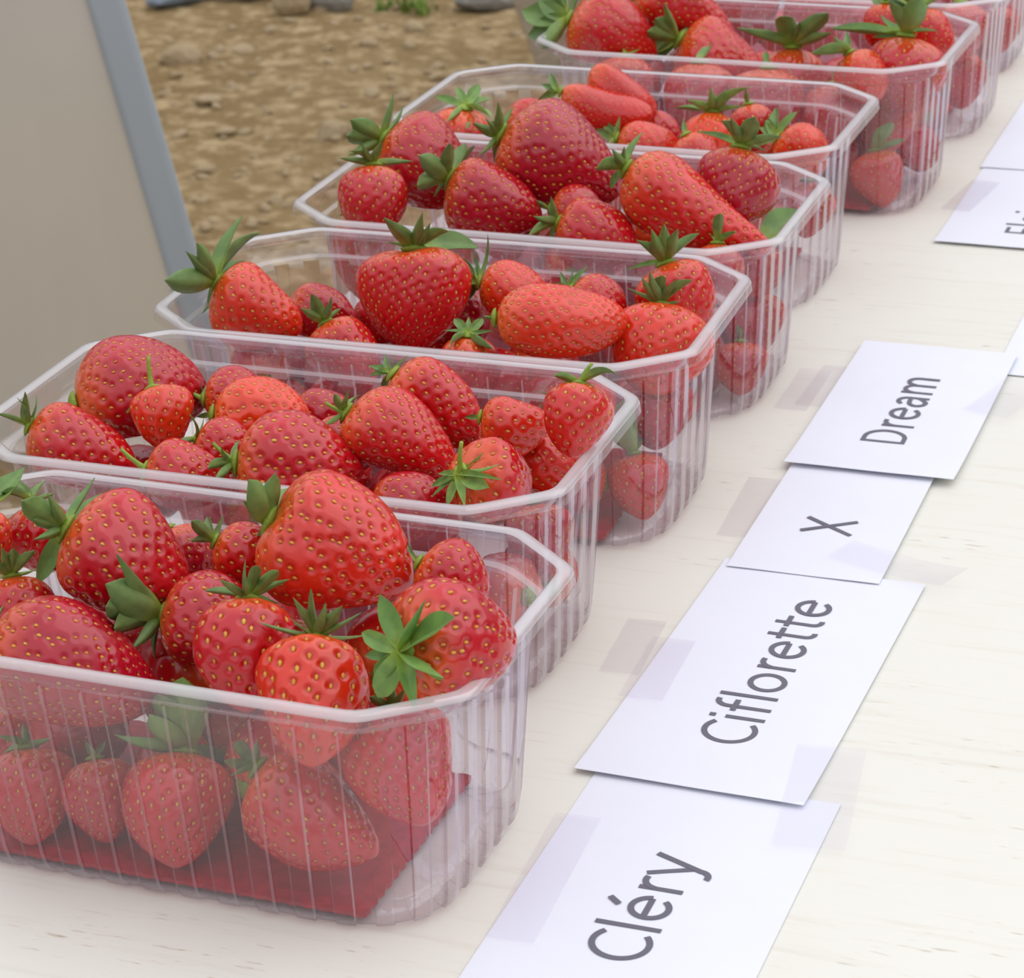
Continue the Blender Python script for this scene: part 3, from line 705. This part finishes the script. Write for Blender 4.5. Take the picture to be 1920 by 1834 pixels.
    ('6i', 6,1655,232,125,118,-90,0,0.00538,'c', 0.5,85,0,[(100,30)],'upper strawberry behind the front right wall of the sixth punnet'),
    ('6j', 6,1648,335,112,105,-80,0,-0.02568,'c', 0.5,80,0,[(60,60,1.3),(20,60,1.3)],'lower strawberry on the pad behind the front right wall of the sixth punnet'),
    ('6k', 6,1560,225,140,130,-90,0,-0.01972,'c', 0.4,85,0,[(100,30)],'strawberry behind the front wall,third from right,in the sixth punnet'),
    ('6l', 6,1435,200,150,140,-90,0,-0.02862,'c', 0.3,85,0,[(100,30)],'strawberry behind the front wall,in the middle of the sixth punnet'),
    ('6m', 6,1310,185,140,135,-90,0,-0.02563,'c', 0.3,85,0,[(60,50,1.2)],'strawberry behind the front wall,left of the middle in the sixth punnet'),
    ('6n', 6,1170,160,115,105,-90,0,-0.02903,'c', 0.4,85,0,[(40,60,1.2)],'strawberry behind the front wall at the left of the sixth punnet'),
    ('7a', 7,1395,25,140,130,-90,0,-0.022,'c', 0.4,85,0,[(100,30)],'strawberry behind the front wall at the left of the seventh punnet'),
    ('7b', 7,1530,40,140,130,-90,0,-0.022,'c', 0.4,85,0,[(100,30)],'strawberry behind the front wall at the middle of the seventh punnet'),
    ('7c', 7,1800,60,115,110,-90,0,-0.01549,'c', 0.4,85,0,[(100,30)],'upper strawberry behind the right wall of the seventh punnet'),
    ('7d', 7,1800,150,110,105,-90,0,-0.00496,'c', 0.4,85,0,[(100,30)],'lower strawberry behind the right wall of the seventh punnet'),
    ('8a', 8,1860,60,105,100,-90,0,-0.01032,'c', 0.4,85,0,[(100,30)],'strawberry behind the right wall of the eighth punnet'),
]
LEAFTINT = {'2p': (2.6, 2.0, 2.2), '4c': (2.3, 1.9, 2.0), '5c': (2.0, 1.7, 1.7), '5h': (1.8, 1.6, 1.6), '5f': (1.7, 1.5, 1.5), '2b': (2.3, 1.8, 2.2), '2c': (2.2, 1.7, 1.6),
            '2h': (2.4, 1.8, 2.2), '1k': (1.5, 1.5, 1.2), '1a': (1.5, 1.4, 1.5), '1o': (1.8, 1.6, 1.3), '2k': (1.8, 1.6, 1.6), '2g': (.7, .8, .6)}
bend_for = {'1a': .04, '1b': .05, '1f': .03, '2k': .06, '4h': .07, '5a': .16, '3f': .05, '3c': .0}
spacing_for = {'1a': .0043, '1b': .0041, '1f': .0037, '1i': .0050, '1h': .0047, '1k': .0043, '3c': .0036, '3f': .0036, '4e': .0042, '4h': .0045, '5a': .0026, '3i': .0043}
def world_axes(px, py, ang, tow):
    d = ray(px, py); Rv = unit(d); r_ = unit(RT-Rv*(RT@Rv)); u_ = np.cross(r_, Rv)
    a, t_ = math.radians(ang), math.radians(tow)
    ax = math.cos(t_)*(math.cos(a)*r_+math.sin(a)*u_)-math.sin(t_)*Rv
    return d, Rv, r_, u_, ax
for idx, b in enumerate(BERRIES):
    bid, pn, px, py, Lp, Wp, ang, tow, yl, sh, hv, phi, stem, seps, label = b
    X0, Y0, A0 = PUN[pn-1]
    d, Rv, r_, u_, ax = world_axes(px, py, ang, tow)
    n = np.array([-math.sin(A0), math.cos(A0), 0])
    k = (n@(np.array([X0, Y0, 0])-CAM)+yl)/(n@d)
    C = CAM+k*d; m = k/FPX; L, W = Lp*m, Wp*m
    Zb = -ax; Xb = unit(np.cross(u_ if abs(Zb@u_) < .9 else r_, Zb)); Yb = np.cross(Zb, Xb)
    Mb = frame(Xb, Yb, Zb, C)
    root = empty('strawberry', Mb); Minv = Mb.inverted()
    tag(root, label, 'strawberry', 'strawberries in the %s punnet' % ORD[pn-1])
    rr = random.Random(1000+idx)
    V, F, at_, SV, SF, p0 = berry_geo(L, W, sh, 100+idx, Wp, bend_for.get(bid), spacing_for.get(bid))
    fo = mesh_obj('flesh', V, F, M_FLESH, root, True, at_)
    c = hue_col(min(1, max(0, hv+rr.uniform(-.05, .05)))); fo.color = (*c, 1)
    so = mesh_obj('seeds', SV, SF, M_SEED, fo); so['kind'] = 'stuff'
    if bid == '5a':   # the second, folded-over lobe
        V, F, at_, SV, SF, _ = berry_geo(.0330, .0165, 'b', 77, 80, .10, .0026)
        f2 = mesh_obj('lobe', V, F, M_FLESH, root, True, at_); f2.color = (*hue_col(.6), 1)
        s2 = mesh_obj('seeds', SV, SF, M_SEED, f2); s2['kind'] = 'stuff'
        _, _, _, _, ax2 = world_axes(1160, 178, -38, 0)
        C2 = CAM+ray(1160, 178)*(k+.004); Z2 = -ax2; X2 = unit(np.cross(u_, Z2)); Y2 = np.cross(Z2, X2)
        f2.matrix_basis = Minv @ frame(X2, Y2, Z2, C2)
    # calyx
    tint = LEAFTINT.get(bid, (rr.uniform(.85, 1.25), rr.uniform(.9, 1.15), rr.uniform(.8, 1.1)))
    Bw = np.array(Mb @ Vector((p0[0], p0[1], p0[2])))
    ca = link('calyx', ME_CALYX, root); ca.color = (*tint, 1)
    cs = .13*W
    ca.matrix_basis = Matrix.Translation((p0[0], p0[1], p0[2]+.006*L)) @ Matrix.Diagonal((cs, cs, cs*.9, 1))
    Cinv = (Mb @ ca.matrix_basis).inverted()
    def spread_dir(a_deg, ph_deg):
        a = math.radians(a_deg); e = math.cos(a)*r_+math.sin(a)*u_; cphi = math.cos(math.radians(ph_deg))
        best = min((abs(((e-t_*Rv)@Zb)/math.sqrt(1+t_*t_)-cphi)+.06*abs(t_), t_) for t_ in np.linspace(-1.3, 1.3, 53))[1]
        return e-best*Rv
    for si, sp_ in enumerate(seps):
        sa, sl = sp_[0], sp_[1]; wf = sp_[2] if len(sp_) > 2 else 1.0
        dv = spread_dir(sa, phi+rr.uniform(-6, 6)); ln = np.linalg.norm(dv)*sl*m; dv = unit(dv)
        rad = dv-Zb*(dv@Zb)
        up_ = Zb*.6-unit(rad)*.7
        camd = -Rv; up_ = up_ + camd*(.75 if up_@camd >= 0 else -.75)
        up_ = up_-dv*(up_@dv); up_ = unit(up_)
        rl = math.radians(rr.uniform(-22, 22)); yv = np.cross(up_, dv)
        up2 = up_*math.cos(rl)+yv*math.sin(rl); yv = np.cross(up2, dv)
        shp = 1 if wf >= 1.25 else (2 if wf <= .75 else rr.choice([0, 0, 1]))
        crl = rr.choice([-.3, .15, .15, .6]) if phi < 95 else rr.choice([-.7, -.3, -.3])
        if wf <= .7: crl = rr.choice([-.3, .6, 1.1])
        # the chord of a curled leaf aims at the tip
        t0 = crl*1.3; cx, cz = ((math.sin(t0)/t0, (1-math.cos(t0))/t0) if abs(t0) > 1e-4 else (1, 0))
        ch = math.hypot(cx, cz); dX = (dv*cx-up2*cz)/ch; dZ = (up2*cx+dv*cz)/ch
        s = link('sepal', SEPALS[(shp, crl)], ca); s.color = (*tint, 1)
        wsc = ln*wf*.66
        if wf <= .75: wsc = ln*.46
        s.matrix_basis = Cinv @ frame(dX, np.cross(dZ, dX), dZ, Bw+Zb*(.028*L if phi < 100 else .01*L)) @ Matrix.Diagonal((ln/ch, wsc, ln/ch, 1))
    if stem:
        dv = spread_dir(stem[0], 25); ln = np.linalg.norm(dv)*stem[1]*m; dv = unit(dv)
        z2 = unit(np.cross(dv, r_ if abs(dv@r_) < .8 else u_)); st = link('stem', ME_STEM, root); st.color = (tint[0]*1.2, tint[1]*1.1, tint[2], 1)
        th = min(ln, .0075)
        st.matrix_basis = Minv @ frame(dv, np.cross(z2, dv), z2, Bw) @ Matrix.Diagonal((ln, th*2, th*2, 1))

# strawberries deep in the punnets, mostly covered by the others: punnet, x, y, z, radius, heading, dip, hue
FILL = [
    (1,-0.01,0.0071,0.0383,0.0135,6.01,-0.27,0.42),
    (1,-0.0405,0.0241,0.0359,0.0135,4.29,0.16,0.31),
    (1,0.0065,0.0154,0.018,0.0135,4.27,-0.21,0.39),
    (1,0.0244,-0.0056,0.0243,0.0135,4.42,-0.25,0.29),
    (1,-0.0389,0.0009,0.019,0.0135,1.76,-0.27,0.18),
    (1,0.0434,0.0284,0.0424,0.0135,4.89,-0.14,0.39),
    (1,0.0328,0.023,0.0161,0.012,5.73,-0.43,0.5),
    (1,-0.0202,0.0236,0.0208,0.012,1.11,-0.27,0.35),
    (1,0.0025,0.0287,0.0427,0.012,1.84,-0.44,0.42),
    (1,-0.0074,-0.0035,0.016,0.0105,1.0,0.23,0.14),
    (2,0.037,0.0073,0.0184,0.0135,3.07,0.08,0.42),
    (2,0.0408,-0.0186,0.021,0.0135,5.23,-0.07,0.14),
    (2,-0.0155,-0.0248,0.0231,0.0135,1.51,-0.13,0.33),
    (2,-0.0389,0.0159,0.0315,0.0135,4.88,-0.18,0.56),
    (2,-0.0663,0.0185,0.0304,0.0135,1.9,-0.46,0.18),
    (2,0.0208,0.0247,0.0338,0.0135,0.76,0.18,0.26),
    (2,0.0475,0.0218,0.0406,0.0135,3.52,0.25,0.2),
    (2,-0.0274,-0.0078,0.0358,0.012,6.23,-0.09,0.45),
    (2,0.0383,-0.0079,0.0429,0.012,0.85,-0.04,0.32),
    (2,0.0648,0.0161,0.0185,0.012,5.39,-0.17,0.37),
    (2,0.066,-0.0196,0.0287,0.012,5.85,0.15,0.12),
    (2,-0.0047,0.0289,0.0331,0.012,2.53,-0.39,0.27),
    (2,-0.029,-0.0043,0.0148,0.0105,3.86,0.13,0.13),
    (2,-0.0548,0.0045,0.0139,0.0105,5.72,-0.17,0.5),
    (2,-0.0619,-0.0088,0.0396,0.0105,5.75,-0.27,0.32),
    (3,0.0385,-0.0066,0.0333,0.0135,3.82,-0.4,0.46),
    (3,0.0242,0.0193,0.0362,0.0135,4.43,0.06,0.47),
    (3,-0.0441,0.0107,0.0332,0.0135,2.5,0.06,0.19),
    (3,-0.0187,0.0224,0.0316,0.0135,3.69,0.2,0.34),
    (3,-0.0631,-0.0004,0.0188,0.0135,5.39,-0.11,0.38),
    (3,0.0576,0.026,0.0253,0.0135,0.61,0.01,0.24),
    (3,-0.0344,-0.0152,0.0305,0.0135,3.04,-0.11,0.38),
    (3,0.0113,-0.004,0.0377,0.0135,0.88,-0.1,0.24),
    (3,0.046,-0.0239,0.0167,0.012,0.53,-0.22,0.5),
    (3,0.0509,-0.0277,0.0435,0.012,3.33,-0.18,0.58),
    (3,0.0376,0.0115,0.0162,0.012,3.39,-0.05,0.54),
    (3,-0.0661,0.021,0.0307,0.012,1.2,-0.07,0.18),
    (3,-0.0481,0.0271,0.0157,0.012,3.0,-0.12,0.31),
    (3,-0.0672,-0.0089,0.0411,0.0105,5.25,-0.25,0.36),
    (3,-0.0102,-0.0148,0.0379,0.0105,4.45,0.24,0.5),
    (3,-0.0372,0.0297,0.0453,0.0105,2.6,-0.31,0.29),
    (4,-0.0547,0.0157,0.032,0.0135,0.14,0.07,0.4),
    (4,0.0384,-0.0039,0.0417,0.0135,0.5,-0.12,0.34),
    (4,0.0485,0.0245,0.0408,0.0135,4.97,-0.03,0.34),
    (4,-0.0157,-0.0156,0.0287,0.0135,3.71,-0.35,0.26),
    (4,0.034,-0.0265,0.0212,0.0135,1.72,0.22,0.23),
    (4,0.0233,0.0112,0.0273,0.0135,6.04,0.19,0.27),
    (4,0.0081,-0.0067,0.0419,0.0135,4.97,0.29,0.11),
    (4,-0.0049,0.0279,0.0353,0.0135,5.99,-0.22,0.23),
    (4,0.0492,-0.0071,0.0193,0.012,0.68,0.12,0.45),
    (4,0.0136,-0.0118,0.0186,0.012,5.84,0.27,0.13),
    (4,-0.0641,-0.0189,0.0168,0.012,3.5,-0.31,0.12),
    (4,0.0197,0.0299,0.0438,0.012,5.75,0.12,0.56),
    (4,0.0013,-0.0312,0.0393,0.0105,1.23,-0.31,0.41),
    (4,-0.0307,0.0294,0.0453,0.0105,0.47,-0.48,0.29),
    (5,-0.0521,-0.0252,0.0225,0.0135,0.18,-0.07,0.28),
    (5,0.0429,0.025,0.0179,0.0135,5.59,-0.07,0.35),
    (5,0.0541,0.0281,0.0414,0.012,4.05,0.18,0.56),
    (5,-0.0085,-0.0289,0.0402,0.012,0.25,0.11,0.14),
    (5,-0.0333,-0.0056,0.015,0.0105,5.04,0.27,0.44),
    (5,-0.0517,-0.0175,0.0452,0.0105,0.03,0.06,0.16),
    (6,-0.0607,-0.0155,0.0286,0.0135,2.77,0.2,0.48),
    (6,-0.0536,0.0175,0.0217,0.0135,0.22,-0.44,0.12),
    (6,0.0331,-0.0008,0.0178,0.0135,1.13,-0.43,0.33),
    (6,0.0336,0.0258,0.0403,0.0135,5.54,-0.03,0.45),
    (6,0.047,0.0249,0.0154,0.012,2.95,-0.04,0.17),
    (6,-0.0026,0.0294,0.0416,0.012,4.0,0.19,0.37),
    (6,-0.0556,0.0048,0.0429,0.012,3.23,-0.44,0.46),
    (6,0.0234,-0.0266,0.0177,0.012,2.02,-0.07,0.28),
    (6,-0.0427,0.0271,0.0417,0.0105,1.45,0.07,0.44),
    (6,0.0679,0.0191,0.0146,0.0105,1.1,-0.21,0.41),
    (7,0.0233,0.0029,0.0416,0.0135,0.45,-0.42,0.43),
    (7,-0.0233,0.0022,0.0397,0.012,3.72,-0.36,0.42),
    (7,-0.0553,0.0189,0.0196,0.012,5.72,0.29,0.43),
    (7,-0.0634,-0.0128,0.0436,0.012,0.12,-0.24,0.36),
    (7,0.0502,-0.0263,0.0137,0.0105,5.62,-0.35,0.58),
    (7,0.0135,0.0241,0.0409,0.0105,4.84,-0.41,0.16),
    (8,0.0503,0.0008,0.0391,0.0135,2.81,0.0,0.56),
    (8,0.0007,-0.0236,0.0415,0.012,2.87,0.11,0.18),
    (8,0.0598,-0.0252,0.0421,0.012,0.74,-0.2,0.43),
    (8,0.068,0.0125,0.0162,0.0105,1.03,0.28,0.24),
]
FILLGEO = []
for i, sh in enumerate(('c', 'r', 'c', 'r', 'e')):
    V, F, at_, SV, SF, p0 = berry_geo(.029, .026, sh, 900+i, 78)
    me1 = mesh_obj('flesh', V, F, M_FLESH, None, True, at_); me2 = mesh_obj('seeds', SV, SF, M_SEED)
    FILLGEO.append((me1.data, me2.data, p0)); bpy.data.objects.remove(me1); bpy.data.objects.remove(me2)
NTH = ['first', 'second', 'third', 'fourth', 'fifth', 'sixth', 'seventh', 'eighth', 'ninth', 'tenth', 'eleventh', 'twelfth', 'thirteenth', 'fourteenth', 'fifteenth', 'sixteenth', 'seventeenth', 'eighteenth']
FRANK = {}
for pn in range(1, 9):
    for q, f_ in enumerate(sorted((f_ for f_ in FILL if f_[0] == pn), key=lambda f_: f_[1])): FRANK[f_] = q
for i, (pn, lx, ly, z, R_, az, el, hv) in enumerate(FILL):
    x, y, a = PUN[pn-1]; sc = R_/.0138
    root = empty('strawberry', Matrix.Translation((x, y, 0)) @ Matrix.Rotation(a, 4, 'Z') @ Matrix.Translation((lx, ly, z)) @ Matrix.Rotation(az, 4, 'Z') @ Matrix.Rotation(math.pi/2-el, 4, 'Y') @ Matrix.Scale(sc, 4))
    tag(root, 'buried strawberry of the %s punnet, %s from the left among its half-covered ones' % (ORD[pn-1], NTH[FRANK[FILL[i]]]), 'strawberry', 'covered strawberries deep in the %s punnet' % ORD[pn-1])
    a_, b_, p0 = FILLGEO[i % 5]
    fo = link('flesh', a_, root); fo.color = (*hue_col(hv), 1); so = link('seeds', b_, fo); so['kind'] = 'stuff'
    ca = link('calyx', ME_CALYX, root); ca.matrix_basis = Matrix.Translation((p0[0], p0[1], p0[2]-.0004)) @ Matrix.Scale(.0036, 4)
    for k in range(6):
        s = link('sepal', SEPALS[(k % 2, -.7)], ca)
        s.matrix_basis = Matrix.Rotation(k*1.047+.3*(k % 2), 4, 'Z') @ Matrix.Diagonal((2.6, 2.0, 2.6, 1))

# ------------------------------------------------------------------ paper signs
def E(cx, cy, rx, ry, a0, a1, n=18):
    return [(cx+rx*math.cos(math.radians(a0+(a1-a0)*i/n)), cy+ry*math.sin(math.radians(a0+(a1-a0)*i/n))) for i in range(n+1)]
e_ = [[(.085, .255), (.425, .255)], E(.255, .235, .185, .195, 6, 322, 26)]
GL = {
    'C': (.533, [E(.335, .322, .265, .290, 48, 312, 28)]),
    'l': (.229, [[(.115, 0), (.115, .69)]]),
    'e': (.498, e_), 'é': (.498, e_+[[(.235, .555), (.345, .685)]]),
    'r': (.349, [[(.12, 0), (.12, .466)], [(.12, .30)]+E(.27, .28, .15, .155, 150, 70, 8)]),
    'y': (.453, [[(.035, .466), (.235, .01)], [(.425, .466), (.215, -.05)]+E(.11, -.06, .10, .105, 0, -115, 8)]),
    'i': (.229, [[(.115, 0), (.115, .466)]]), '.': (0, [[(.115, .58), (.115, .655)]]),
    'f': (.305, [[(.135, 0), (.135, .50)]+E(.255, .52, .12, .135, 180, 75, 8), [(.03, .43), (.29, .43)]]),
    'o': (.527, [E(.263, .233, .195, .200, 0, 360, 32)]),
    't': (.335, [[(.135, .59), (.135, .14)]+E(.235, .130, .10, .10, 180, 285, 8), [(.03, .43), (.31, .43)]]),
    'X': (.519, [[(.05, 0), (.47, .644)], [(.47, 0), (.05, .644)]]),
    'D': (.615, [[(.12, .04), (.12, .604), (.25, .604)]+E(.27, .322, .255, .282, 85, -85, 22)+[(.25, .04), (.12, .04)]]),
    'a': (.479, [[(.375, 0), (.375, .30)]+E(.245, .30, .13, .13, 0, 150, 10), [(.375, .27), (.23, .265)]+E(.21, .145, .135, .12, 95, 275, 12)+[(.30, .075), (.375, .15)]]),
    'm': (.799, [[(.11, 0), (.11, .466)], [(.11, .30)]+E(.255, .29, .135, .14, 150, 0, 12)+[(.39, 0)], [(.39, .30)]+E(.535, .29, .135, .14, 150, 0, 12)+[(.67, 0)]]),
    'F': (.459, [[(.12, 0), (.12, .604), (.40, .604)], [(.12, .325), (.375, .325)]]),
}
def glyph(ch, em, wd=.068):
    V = []; F = []
    for li, line in enumerate(GL[ch][1]):
        P = np.array(line, float); P = P[np.append(True, np.linalg.norm(np.diff(P, axis=0), axis=1) > 1e-4)]; n = len(P); T = np.zeros_like(P)
        closed = np.allclose(P[0], P[-1])
        for i in range(n):
            a = P[i]-P[i-1] if i > 0 else (P[-1]-P[-2] if closed else P[1]-P[0])
            b = P[i+1]-P[i] if i < n-1 else (P[1]-P[0] if closed else a)
            a = unit(a); b = unit(b); nb = unit(np.array([-(a+b)[1], (a+b)[0]])) if np.linalg.norm(a+b) > 1e-6 else np.array([-a[1], a[0]])
            T[i] = nb*min(2.2, 1/max(.35, nb@np.array([-a[1], a[0]])))
        n0 = len(V)
        for i in range(n):
            for s in (1, -1):
                q = P[i]+T[i]*wd/2*s; V.append((q[0]*em, q[1]*em, .00006*li))
        F += [(n0+2*i+1, n0+2*i+3, n0+2*i+2, n0+2*i) for i in range(n-1)]
    return V, F
EM = .0245
def paper(name, x, y, a, w_, l_, z, label, curl=0.0):
    """sheet lying on the table; local x across, y away from the camera"""
    nu, nv = 9, 15; V = []
    for sgn in (1, 0):
        for j in range(nv):
            for i in range(nu):
                u, v = i/(nu-1), j/(nv-1)
                zz = curl*(1-v)**9+.00006*math.sin(9*u+5*v)
                V.append((u*w_, v*l_, zz+.00016*sgn))
    n = nu*nv; F = grid_faces(nu, nv); F += [tuple(n+i for i in f[::-1]) for f in grid_faces(nu, nv)]
    ring = [i for i in range(nu)]+[j*nu+nu-1 for j in range(1, nv)]+[(nv-1)*nu+i for i in range(nu-2, -1, -1)]+[j*nu for j in range(nv-2, 0, -1)]
    for i in range(len(ring)):
        p, q = ring[i], ring[(i+1) % len(ring)]; F.append((p, n+p, n+q, q))
    root = empty(name, Matrix.Translation((x, y, z)) @ Matrix.Rotation(a, 4, 'Z'))
    mesh_obj('sheet', V, F, M_PAPER, root).data.set_sharp_from_angle(angle=math.radians(30))
    return tag(root, label, 'sign' if name == 'paper_sign' else 'paper')
def write(root, word, xb, y0, em=EM, z=.00040):
    """baseline at local x = xb, running along +y, tops of the letters towards -x"""
    cur = y0
    for ch in word:
        V, F = glyph(ch, em)
        o = mesh_obj('letter', V, F, M_INK, root, False)
        o.matrix_basis = Matrix.Translation((xb, cur, z)) @ Matrix.Rotation(math.pi/2, 4, 'Z')
        cur += GL[ch][0]*em
s1 = paper('paper_sign', -.2046, .4520, -.004, .0672, .1400, .0003, 'white paper sign nearest the camera, five-letter word with an accent')
write(s1, 'Cléry', .0401, .0526)
s2 = paper('paper_sign', -.2096, .5876, -.0202, .0640, .1401, .0008, 'white paper sign with the longest word, ten letters, beside the second punnet', .0008)
write(s2, 'C.iflorette', .0415, .0255)
s3 = paper('paper_sign', -.2048, .7216, .0058, .0485, .0870, .0013, 'narrow white paper sign with one crossing letter, between two longer words')
write(s3, 'X', .0322, .0302, .0255)
s4 = paper('paper_sign', -.2077, .8024, .0053, .0580, .1234, .0018, 'white paper sign with a five-letter word beginning with a round capital', .0012)
write(s4, 'Dream', .0358, .0250)
s5 = paper('paper_sign', -.2078, 1.0497, 0, .0640, .1130, .0004, 'white paper sign at the right picture edge with a cut-off word', .0008)
write(s5, 'Fla.ir', .0417, .0175)
paper('paper_sheet', -.2090, 1.1590, .004, .0600, .1200, .0009, 'blank end of a white paper sheet beyond the cut-off word')
paper('paper_sheet', -.1560, .9080, 0, .0600, .1250, .0004, 'white paper sheet cut by the right picture edge, beyond the right corner of a sign')

def tape(x, y, a, w_, l_, z, label, lift=.0):
    nu, nv = 5, 11; V = []
    for sgn in (1,):
        for j in range(nv):
            for i in range(nu):
                u, v = i/(nu-1)-.5, j/(nv-1)-.5
                V.append((u*w_, v*l_, .00006*sgn+lift*(v+.5)**4*.6+.00010*math.sin(14*v+6*u)))
    n = nu*nv; F = grid_faces(nu, nv)
    o = mesh_obj('tape_strip', V, F, M_TAPE)
    o.matrix_world = Matrix.Translation((x, y, z)) @ Matrix.Rotation(a, 4, 'Z')
    tag(o, label, 'tape', 'clear tape strips holding the paper signs')
def tape_px(pxs, z, label, lift=0):
    """strip laid between two table points given by its two end midpoints"""
    (a, b, wd) = pxs; A = at(*a); Bq = at(*b); v = Bq-A
    tape((A[0]+Bq[0])/2, (A[1]+Bq[1])/2, math.atan2(v[1], v[0])-math.pi/2, wd, float(np.hypot(v[0], v[1])), z, label, lift)
tape_px(((955, 1770), (1085, 1535), .0125), .0011, 'clear tape along the left edge of the nearest paper sign')
tape_px(((1200, 1320), (1265, 1208), .0130), .0018, 'clear tape on the left edge of the long-word paper sign')
tape_px(((1160, 1265), (1215, 1165), .0120), .0005, 'clear tape on the bare table between second punnet and long-word sign')
tape_px(((1380, 1010), (1440, 900), .0130), .0006, 'clear tape left of the narrow one-letter sign')
tape_px(((1515, 1600), (1560, 1410), .0190), .0017, 'wide clear tape at the right edge across two nearest signs')
tape_px(((1575, 1040), (1790, 1108), .0150), .0024, 'crumpled clear tape at the right of the one-letter sign', .004)
tape_px(((1525, 765), (1580, 690), .0140), .0006, 'clear tape on the table left of the sign under the third punnet')
tape_px(((1845, 790), (1925, 735), .0170), .0028, 'glossy clear tape at the far right corner of the five-letter sign', .003)
tape_px(((1790, 400), (1850, 345), .0130), .0014, 'clear tape on the left edge of the cut-off sign')
tape_px(((1480, 770), (1530, 700), .0120), .0004, 'wrinkled clear tape on the table beside the third punnet', .002)
